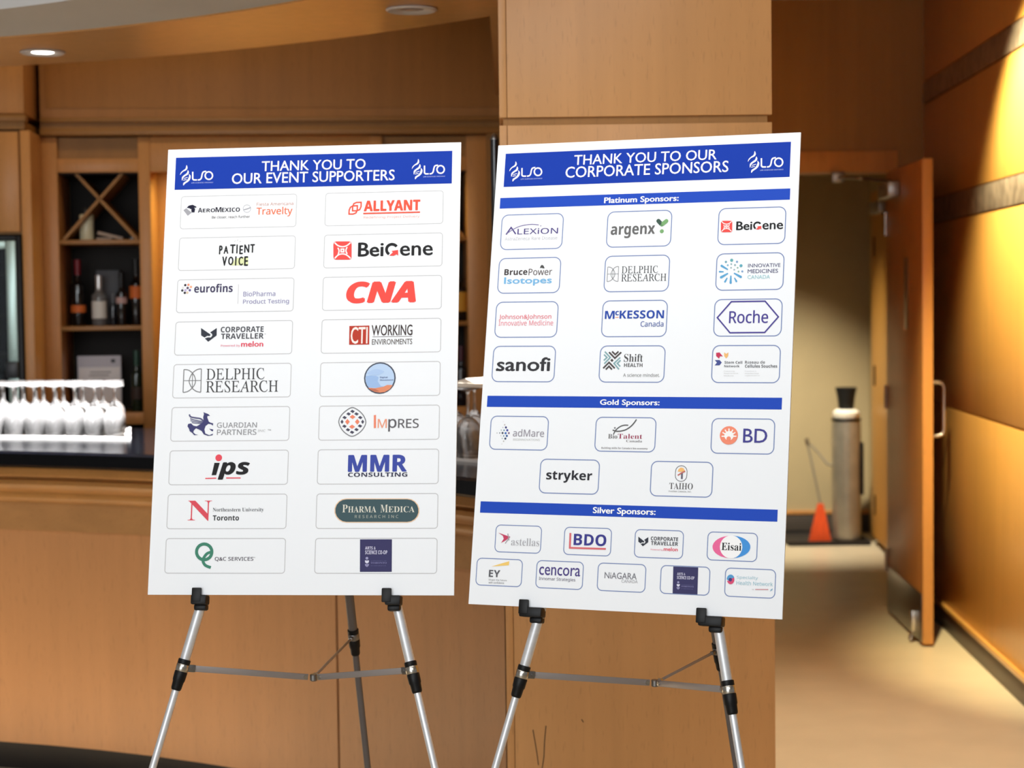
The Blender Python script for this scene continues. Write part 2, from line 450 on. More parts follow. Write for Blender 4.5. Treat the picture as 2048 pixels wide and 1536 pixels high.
# ------------------------------------------------------------------ layout of the print, millimetres from each board's top left corner
# t: lettering (layer, text, face, ink, left, top, right, bottom); s: line; p: filled outline; c: dot
ART_L=[
("t",2,"THANK YOU TO","B",[255,255,255],198.7,29.7,414.7,51.2),
("t",2,"OUR EVENT SUPPORTERS","B",[255,255,255],137.1,54.1,475.2,76.9),
("s",2,[255,255,255],2.9,[[54,48.6],[54.7,63.9],[56.9,66.1],[63.8,66.3]],0,0),
("s",2,[255,255,255],2.9,[[65.5,66.4],[70,65.7],[72.9,61.9],[74.3,53.8],[76.6,49.6],[82.4,48.4]],0,1),
("s",2,[255,255,255],2.9,[[96.1,57.8],[96,59.9],[95.3,61.8],[94.1,63.4],[92.6,64.7],[90.7,65.5],[88.7,65.7],[86.7,65.4],[84.8,64.5],[83.1,63.2],[81.8,61.5],[81,59.5],[80.6,57.4],[80.8,55.3],[81.5,53.3],[82.7,51.7],[84.2,50.4],[86.1,49.7],[88.1,49.4],[90.1,49.8],[92,50.6],[93.6,52],[94.9,53.7],[95.8,55.6]],1,0),
("p",2,[255,255,255],[[27.8,55.1],[28.9,50],[33.4,45.4],[38.6,41.4],[40.3,34],[42.7,40.2],[40.1,44.9],[34.2,47.7],[30.3,51.4]],1),
("p",2,[255,255,255],[[32.3,67],[32,59.6],[36.5,55],[41.7,51],[43.8,45],[46.1,49.8],[43.8,54.5],[38.6,57.7],[35,61]],1),
("p",2,[255,255,255],[[35.5,77.3],[35.5,71.9],[41.1,67.9],[44.9,63.3],[46.9,56.6],[45.8,53.1],[50,57.3],[49.3,64.1],[45.2,69.4],[39.3,73.3]],1),
("s",2,[255,255,255],1.2,[[35.9,62.7],[43.8,60.1]],0,0),
("s",2,[255,255,255],1.2,[[34.7,66.2],[41.9,64.7]],0,0),
("t",2,"LIFE SCIENCES ONTARIO","B",[190,205,245],52.6,71.1,98.1,73.5),
("s",2,[255,255,255],2.9,[[536,47.6],[536.2,62.7],[538.4,64.9],[545,65.1]],0,0),
("s",2,[255,255,255],2.9,[[546.7,65.1],[551.1,64.4],[554,60.7],[555.6,52.8],[557.8,48.5],[563.5,47.3]],0,1),
("s",2,[255,255,255],2.9,[[576.7,56.6],[576.4,58.7],[575.7,60.6],[574.5,62.2],[573,63.5],[571.2,64.2],[569.3,64.4],[567.3,64.1],[565.5,63.3],[563.9,62],[562.7,60.3],[561.9,58.3],[561.6,56.3],[561.8,54.2],[562.5,52.3],[563.7,50.6],[565.2,49.4],[567,48.6],[569,48.4],[570.9,48.7],[572.8,49.6],[574.4,50.9],[575.6,52.6],[576.4,54.5]],1,0),
("p",2,[255,255,255],[[510.3,54],[511.5,49],[516,44.4],[521.1,40.5],[522.9,33.2],[525.1,39.3],[522.5,43.9],[516.7,46.7],[512.8,50.4]],1),
("p",2,[255,255,255],[[514.5,65.8],[514.3,58.4],[518.8,53.9],[523.9,50],[526.1,44],[528.2,48.7],[525.9,53.4],[520.8,56.6],[517.2,59.8]],1),
("p",2,[255,255,255],[[517.3,75.9],[517.4,70.5],[522.9,66.7],[526.7,62.1],[528.8,55.4],[527.9,52.1],[531.8,56.2],[531.1,62.8],[526.9,68.1],[521.1,71.9]],1),
("s",2,[255,255,255],1.2,[[518,61.5],[525.8,59]],0,0),
("s",2,[255,255,255],1.2,[[516.8,64.9],[523.8,63.5]],0,0),
("t",2,"LIFE SCIENCES ONTARIO","B",[190,205,245],534.1,69.7,578.2,72.1),
("p",2,[38,38,58],[[44.5,125],[49.1,120.4],[57,118.9],[65.2,123.2],[64.8,125.2],[60,125.3],[62.5,127.5],[61.5,135.2],[55.3,135],[54,129],[49.9,125.9]],0),
("p",2,[165,165,172],[[38,130],[43.7,125.8],[55.4,135.4],[47.6,141.9]],0),
("p",3,[228,228,232],[[52.6,127.9],[54.5,127.9],[55.3,135],[54,134.3]],0),
("t",2,"A","Sb",[48,44,56],68.5,126,77.8,135.8),
("t",2,"ERO","Sb",[48,44,56],78.6,127.5,104.7,135.4),
("t",2,"M","Sb",[48,44,56],105.5,125.1,117.7,135.6),
("t",2,"EXICO","Sb",[48,44,56],118.7,126.8,156.5,135.6),
("s",2,[188,188,195],1.2,[[179,129.7],[178.7,132.2],[177.6,134.4],[175.9,136.1],[173.8,137.2],[171.3,137.6],[168.8,137.1],[166.6,135.9],[164.8,134.1],[163.5,131.9],[163.1,129.4],[163.4,126.9],[164.4,124.7],[166.1,122.9],[168.3,121.8],[170.7,121.5],[173.2,121.9],[175.4,123.1],[177.3,124.9],[178.5,127.2]],1,0),
("s",2,[165,165,172],2.1,[[164.5,131.7],[172.1,130],[178.9,127.2]],0,1),
("t",2,"Be closer, reach further","S",[118,112,112],98.4,143.3,178,149.9),
("t",2,"Fiesta Americana","S",[205,165,155],190.9,117.4,267.6,124.1),
("t",2,"Travelty","S",[232,120,82],190.9,127.2,266.1,147.8),
("s",2,[232,92,72],2.9,[[390.2,139],[390.2,130.2],[392.4,124],[398,121.6],[407.5,121.5],[407.5,130.6],[404.9,136.9],[398.4,139.1]],1,0),
("s",2,[232,92,72],2.9,[[383.1,145.7],[383.2,137.5],[385.6,131.4],[390.3,128.8],[399.9,128.5],[399.8,137.8],[397.4,143.6],[391.4,145.9]],1,0),
("t",2,"ALLYANT","Sbx",[232,92,72],413.2,118.4,529,140.7),
("s",2,[232,92,72],3.1,[[412.3,145.2],[528.8,144.8]],0,0),
("t",2,"Redefining Project Delivery","S",[240,190,180],413.1,150.6,528.2,157.2),
("p",1,[222,228,178],[[150.7,233.7],[177.3,230.4],[178.2,248.1],[142.7,248.7]],0),
("t",2,"P","Bx",[42,42,44],116.2,206.1,123.5,224.9),
("t",2,"A","Bx",[42,42,44],125.7,207.3,135.8,223.8),
("t",2,"T","Bx",[42,42,44],138.9,204.4,150.2,223.4),
("t",2,"I","Bx",[42,42,44],152.1,204.5,154.9,223.6),
("t",2,"E","Bx",[42,42,44],158.5,206.9,166,225.3),
("t",2,"N","Bx",[42,42,44],168.5,204.9,179.2,222.4),
("t",2,"T","Bx",[42,42,44],181,204.5,190.5,222.6),
("t",2,"V","Bx",[42,42,44],123.5,229.4,133.6,249.1),
("t",2,"O","Bx",[42,42,44],136.1,229.7,147.1,248.1),
("t",2,"I","Bx",[42,42,44],150.5,229.3,153.4,248.9),
("t",2,"C","Bx",[42,42,44],157.5,230.1,166.9,249.1),
("t",2,"E","Bx",[42,42,44],169.4,229.7,177.6,249.9),
("s",2,[190,190,190],0.9,[[147.1,198.7],[150.2,196.2]],0,0),
("s",2,[190,190,190],0.9,[[153.4,197.6],[154.8,193.8]],0,0),
("s",2,[190,190,190],0.9,[[157.8,198.9],[161.3,197.7]],0,0),
("p",2,[236,84,80],[[358.3,202.3],[385.1,202.8],[389,204.5],[390.2,208.5],[390.9,235.9],[389.7,239.9],[385.8,241.1],[359,240.6],[354.8,238.9],[353.4,234.6],[352.6,208.1],[354.1,203.8]],0),
("s",3,[255,255,255],2.6,[[355.2,204.9],[362.5,211.4],[371.7,213.8],[380.4,211.7],[388,205.5]],0,1),
("s",3,[255,255,255],2.6,[[356.3,237.7],[363.4,230.8],[372.1,228.7],[380.6,231.1],[388.9,238.3]],0,1),
("s",3,[255,255,255],2.6,[[362.2,215.8],[364.8,222.2],[362.8,231.2]],0,1),
("s",3,[255,255,255],2.6,[[381.2,214.6],[378.8,221.9],[381.6,228.9]],0,1),
("p",3,[255,255,255],[[367.5,217.3],[375.7,217.4],[375.9,225.8],[367.7,225.6]],0),
("p",4,[236,84,80],[[370.3,220.1],[373.1,220.2],[373.1,222.9],[370.4,222.9]],0),
("t",2,"Bei","Bb",[42,42,44],403.5,205.7,456.1,235.4),
("s",2,[42,42,44],5.7,[[482.4,215.5],[481,213.9],[479.3,212.6],[477.5,211.6],[475.4,210.9],[473.3,210.6],[471.2,210.7],[469.1,211.2],[467.2,212.1],[465.5,213.2],[464.1,214.7],[463,216.4],[462.2,218.3],[461.9,220.3],[461.9,222.4],[462.3,224.4],[463.1,226.4],[464.2,228.1],[465.7,229.7],[467.4,231]],0,0),
("p",3,[236,84,80],[[467.9,234],[472.5,229.9],[475,227.3],[472.1,224.6],[485.6,222.6],[486.1,234.6],[482.5,231.6],[476.8,234.7]],0),
("t",2,"ene","Bb",[42,42,44],489.2,213.5,556.3,235.2),
("c",2,[58,50,60],48.7,287.8,2.5),
("c",2,[238,150,115],55.3,287.2,2.5),
("c",2,[242,175,140],60.8,291.7,2.5),
("c",2,[90,75,100],54,293.8,2.5),
("c",2,[95,80,140],58.7,298.6,2.5),
("c",2,[190,175,215],49.5,298.4,2.5),
("c",2,[70,70,75],43,298.9,2.5),
("c",2,[65,60,65],48.4,303.9,2.5),
("c",2,[225,200,175],53.7,303.6,2.5),
("c",2,[225,225,225],44.1,293,2.5),
("t",2,"eurofins","Sb",[72,66,96],67.8,286.2,147.8,304),
("s",2,[216,216,220],1.8,[[159.6,288.1],[159.6,328.6]],0,0),
("t",2,"BioPharma","S",[150,145,182],170.2,303,236.5,313.5),
("t",2,"Product Testing","S",[150,145,182],170.2,319.4,265.1,331.5),
("t",2,"CNA","SBIx",[244,84,76],381.7,286.6,524,331.7),
("p",2,[58,62,72],[[85.3,377.3],[105.6,391.1],[104.4,394.3],[98.7,393.7],[93.6,397.2],[86.2,392.7]],0),
("p",2,[58,62,72],[[118,377.8],[118.4,393.1],[101.5,406],[94.1,399.1],[100.2,397.1],[106.8,397.2],[109.6,392.8],[108.4,389.5],[104.6,386.8]],0),
("t",2,"CORPORATE","Sb",[84,84,90],126.4,375.6,214.8,387.1),
("t",2,"TRAVELLER","Sb",[84,84,90],127.6,389.7,215.3,400.8),
("t",2,"™","S",[170,170,170],216.5,390.6,219.7,392.4),
("t",2,"Powered by","S",[228,130,150],127.8,412.2,167.7,417.8),
("t",2,"melon","Bb",[228,80,100],169.5,405.9,215.2,417.4),
("p",2,[186,66,52],[[390.1,377.7],[430.7,377.3],[431.3,416],[390.5,416]],0),
("t",3,"CTI","B",[248,235,230],393.4,379.8,427.8,414.4),
("t",2,"WORKING","B",[74,64,64],435.5,376.4,518.2,398.4),
("s",2,[110,100,98],0.9,[[437.4,400.6],[517.9,400.5]],0,0),
("t",2,"ENVIRONMENTS","B",[110,104,102],436.7,405.2,518.1,416.6),
("s",2,[128,128,130],1.7,[[53.7,462.4],[53.8,509.2]],0,0),
("s",2,[128,128,130],1.7,[[53.7,462.4],[63,463.8],[71.8,470.2],[77.6,480.2],[78,490.6],[72.4,500.3],[63.5,507.3],[53.8,509.4]],0,1),
("s",2,[128,128,130],1.7,[[89.7,461.5],[90.4,508.9]],0,0),
("s",2,[128,128,130],1.7,[[89.7,461.5],[81.3,462.7],[72.1,469.4],[66.6,480.1],[65.9,489.2],[72.4,500.8],[81.9,507.5],[90.4,509.2]],0,1),
("s",2,[128,128,130],1.3,[[53.7,485.3],[90.1,485.2]],0,0),
("s",2,[128,128,130],1.3,[[71.7,471.1],[72.4,500.9]],0,0),
("t",2,"DELPHIC","Ri",[74,74,76],100.3,461.1,220,484.4),
("t",2,"RESEARCH","Ri",[74,74,76],100.4,486.5,248.8,510.2),
("c",2,[82,88,104],454.5,484.4,32),
("c",3,[190,213,242],454.5,484.4,29.2),
("p",4,[160,190,232],[[426.1,480.4],[436,478.9],[446.3,479.8],[452.1,482.7],[450.2,491],[457,500.7],[463.4,501.8],[446.9,504.2],[432.2,503.6],[427.2,493.9]],0),
("p",4,[176,202,238],[[428.9,476],[438.3,468.4],[451.1,466.6],[462.8,471.2],[456.5,476.3],[448.8,478.8]],1),
("p",4,[228,146,112],[[431.3,503.9],[445.6,504.9],[462.2,502],[469.8,498.5],[480.8,499.1],[475.1,507.3],[465,512.9],[455.2,514],[444.5,512.3],[436.8,508.4]],0),
("p",5,[196,120,96],[[435.4,505.6],[445.7,506.3],[454.7,511.5],[444.5,511.8],[436.7,507.9]],0),
("t",5,"Digital","Sb",[92,108,150],454.7,481.5,470.1,485.6),
("t",5,"Movement","Sb",[92,108,150],454.8,487.2,481.7,490),
("p",2,[72,72,118],[[66,578.4],[67.1,573.6],[72.9,572.4],[78.3,577.2],[84.9,578.5],[94.4,572.8],[98.7,567.7],[97.5,560],[98.8,554.2],[97.7,549.9],[102,551.8],[107.5,553.6],[111.6,557.5],[106.4,557.5],[105.8,560.7],[109.5,569.3],[113.2,571.4],[118.5,572.8],[118.2,577.6],[114.4,574.5],[108.8,573.7],[103.1,578],[101,585.1],[103.2,593.2],[111.4,596.6],[119.3,593.6],[117.9,596.9],[109.1,598.1],[100.1,595],[95.4,588],[89,584.6],[83.7,582.5],[79.4,586.8],[78.6,590.7],[82.7,594.6],[88.9,595.9],[80.7,596.6],[76.3,591.9],[71,588.3],[69.2,582.9]],0),
("p",2,[72,72,118],[[110.9,583.5],[119.3,585.3],[118.4,589.2],[114.7,587.4]],0),
("s",2,[96,96,132],3.1,[[68.8,554.3],[71.7,559.1],[81.5,561.4],[92,563.1],[98.5,568]],0,1),
("s",2,[96,96,132],2,[[70.9,563],[79.1,565.6],[97.5,569.2]],0,1),
("s",2,[96,96,132],1.8,[[71.6,566.8],[80.6,569.1],[97.6,571.3]],0,1),
("s",2,[96,96,132],1.7,[[74.4,570.7],[82,572.2],[96.4,573.1]],0,1),
("t",2,"GUARDIAN","S",[150,150,154],126.4,571.2,208.1,581.9),
("t",2,"PARTNERS","S",[150,150,154],127,585.3,207.6,596.5),
("t",2,"INC","S",[190,190,192],210.5,586.1,226,590.7),
("t",2,"™","S",[170,170,172],230.5,585.7,236.9,588.3),
("s",2,[128,128,132],1.8,[[400.5,543.4],[412.8,549.1],[422.9,559.1],[428.3,572.2],[424.6,584],[414.9,594.7],[401,601],[387.8,594.5],[378.6,584.3],[373.9,571.7],[377.9,559.8],[388.9,548.9]],1,1),
("p",2,[82,80,98],[[396.4,551.2],[400.1,547.7],[405.6,550.8],[401.8,554.4]],0),
("p",2,[82,80,98],[[388.6,556.3],[392.3,552.7],[397.8,555.9],[394,559.4]],0),
("p",2,[82,80,98],[[404.6,556.4],[408.3,552.9],[413.8,556],[410,559.5]],0),
("p",2,[82,80,98],[[380.8,563.5],[384.6,560],[390,563.1],[386.3,566.6]],0),
("p",2,[82,80,98],[[412.4,563.8],[416.2,560.2],[421.6,563.3],[417.9,566.9]],0),
("p",2,[82,80,98],[[377.3,571.8],[380.3,567.4],[383.5,571.8],[380.5,576.1]],0),
("p",2,[82,80,98],[[418.9,572.1],[421.9,567.8],[425,572.2],[422.1,576.5]],0),
("p",2,[82,80,98],[[380.9,581],[384.7,577.4],[390.1,580.5],[386.4,584.1]],0),
("p",2,[82,80,98],[[412.2,580.7],[416,577.2],[421.4,580.3],[417.7,583.8]],0),
("p",2,[82,80,98],[[388.1,588.2],[391.9,584.6],[397.3,587.7],[393.6,591.2]],0),
("p",2,[82,80,98],[[405.4,587.9],[409.1,584.4],[414.6,587.5],[410.8,591]],0),
("p",2,[82,80,98],[[396.6,593.2],[400.3,589.6],[405.8,592.7],[402,596.3]],0),
("p",2,[240,138,108],[[395.4,562.1],[401.1,557.8],[407.1,562.2],[401.4,566.5]],0),
("p",2,[240,138,108],[[395,581.8],[400.8,577.6],[406.8,581.9],[401,586.2]],0),
("p",2,[240,138,108],[[386.7,571.8],[391.1,566],[395.9,571.9],[391.4,577.7]],0),
("p",2,[240,138,108],[[406.6,572],[411.1,566.2],[415.8,572.1],[411.4,577.9]],0),
("p",2,[240,140,112],[[444.1,559.1],[448.4,558.7],[449.1,584.8],[444.7,585]],0),
("t",2,"M","S",[238,160,132],452.2,566.9,470.7,584.9),
("t",2,"p","S",[100,98,102],473.5,567,490,592.2),
("t",2,"RES","S",[100,98,102],493.1,566.9,534.5,585.3),
("c",2,[234,84,98],132.7,642.4,6.8),
("p",2,[42,42,44],[[124.4,652.4],[135.2,652.5],[128.8,677],[119.6,677.3]],0),
("t",2,"ps","SBI",[42,42,44],132.2,651.1,196.8,686.3),
("s",2,[234,84,98],2.2,[[106.9,683.6],[129.4,683.1]],0,0),
("s",2,[234,84,98],2.2,[[149.4,682.9],[178.9,683]],0,0),
("t",2,"MMR","Sbx",[68,82,168],394.7,638.4,512.7,672.1),
("t",2,"CONSULTING","Sb",[60,60,84],395.3,673.6,513.8,682),
("t",2,"N","R",[222,84,98],74.4,728,122.8,768.1),
("t",2,"Northeastern University","R",[92,92,96],124.9,742.4,227.9,751.8),
("t",2,"Toronto","Sb",[66,66,68],125.5,757.4,178.6,767.6),
("p",1,[238,205,172],[[514.9,725],[523.2,726.5],[530.5,730.7],[536.1,737.1],[539.1,744.9],[539.2,753.2],[536.5,761],[531.3,767.4],[524.1,771.5],[515.9,772.9],[394.6,772.6],[386.3,771.2],[378.8,767],[373.2,760.6],[370.1,752.7],[369.9,744.4],[372.6,736.5],[377.8,730.1],[385,726],[393.3,724.6]],0),
("p",2,[70,92,98],[[514.6,726.8],[522.3,728.2],[529.1,732],[534.2,738],[537,745.2],[537.2,752.9],[534.6,760.1],[529.8,766],[523.1,769.8],[515.5,771.1],[394.9,770.9],[387.2,769.5],[380.3,765.6],[375.1,759.7],[372.2,752.4],[372,744.7],[374.5,737.4],[379.3,731.5],[386,727.7],[393.7,726.4]],0),
("t",3,"P","R",[225,222,208],385.9,737.1,396.2,752.1),
("t",3,"HARMA","R",[225,222,208],397.4,740.2,453.5,752.2),
("t",3,"M","R",[225,222,208],461.9,737.4,476.4,752.3),
("t",3,"EDICA","R",[225,222,208],477.6,740.5,529.6,752.4),
("t",3,"R E S E A R C H  I N C","S",[170,175,165],411.1,757.6,497.8,763.6),
("s",2,[72,136,114],6.2,[[126.4,829.7],[126.1,833.1],[125.1,836.4],[123.4,839.4],[121,841.8],[118.2,843.7],[114.9,844.8],[111.5,845.2],[108,844.8],[104.7,843.7],[101.7,841.8],[99.1,839.4],[97.1,836.4],[95.8,833.1],[95.3,829.7],[95.5,826.2],[96.5,822.9],[98.3,820],[100.6,817.5],[103.5,815.7],[106.7,814.5],[110.2,814.1],[113.7,814.5],[117,815.7],[120,817.5],[122.6,820],[124.6,823],[125.9,826.2]],1,0),
("s",2,[72,136,114],5.6,[[126.3,829.7],[117.4,832.6],[111.3,839.7],[109,847.2],[114.1,856],[125.5,860.6]],0,1),
("t",2,"Q&C SERVICES","S",[98,90,100],132.9,839.6,210.5,848.7),
("t",2,"™","S",[160,160,160],209.5,839.7,214.2,841.6),
("p",2,[64,62,102],[[422.6,805.3],[486,805.2],[487,868.6],[424,868.7]],0),
("t",3,"ARTS &","Sb",[208,206,228],433.2,819.1,454.2,825.3),
("t",3,"SCIENCE CO-OP","Sb",[208,206,228],433.4,826.8,477.4,834.4),
("c",3,[160,158,196],437.3,842.2,2.7),
("p",3,[222,222,240],[[433.3,846.8],[435.7,846.2],[437.5,847.1],[439.2,846.2],[441.8,846.8],[441,850.6],[437.6,852.5],[434.2,850.6]],0),
("p",3,[150,148,186],[[433.5,853.3],[442,853.3],[441.1,856.9],[437.8,859.6],[434.2,856.9]],0),
("t",3,"UNIVERSITY OF","R",[104,104,146],445.1,846.5,476.6,848.2),
("t",3,"TORONTO","R",[140,138,184],445.2,849.6,476.7,852.9),
("t",3,"SCARBOROUGH","R",[104,104,146],445.3,855.8,475.6,857.6),
]
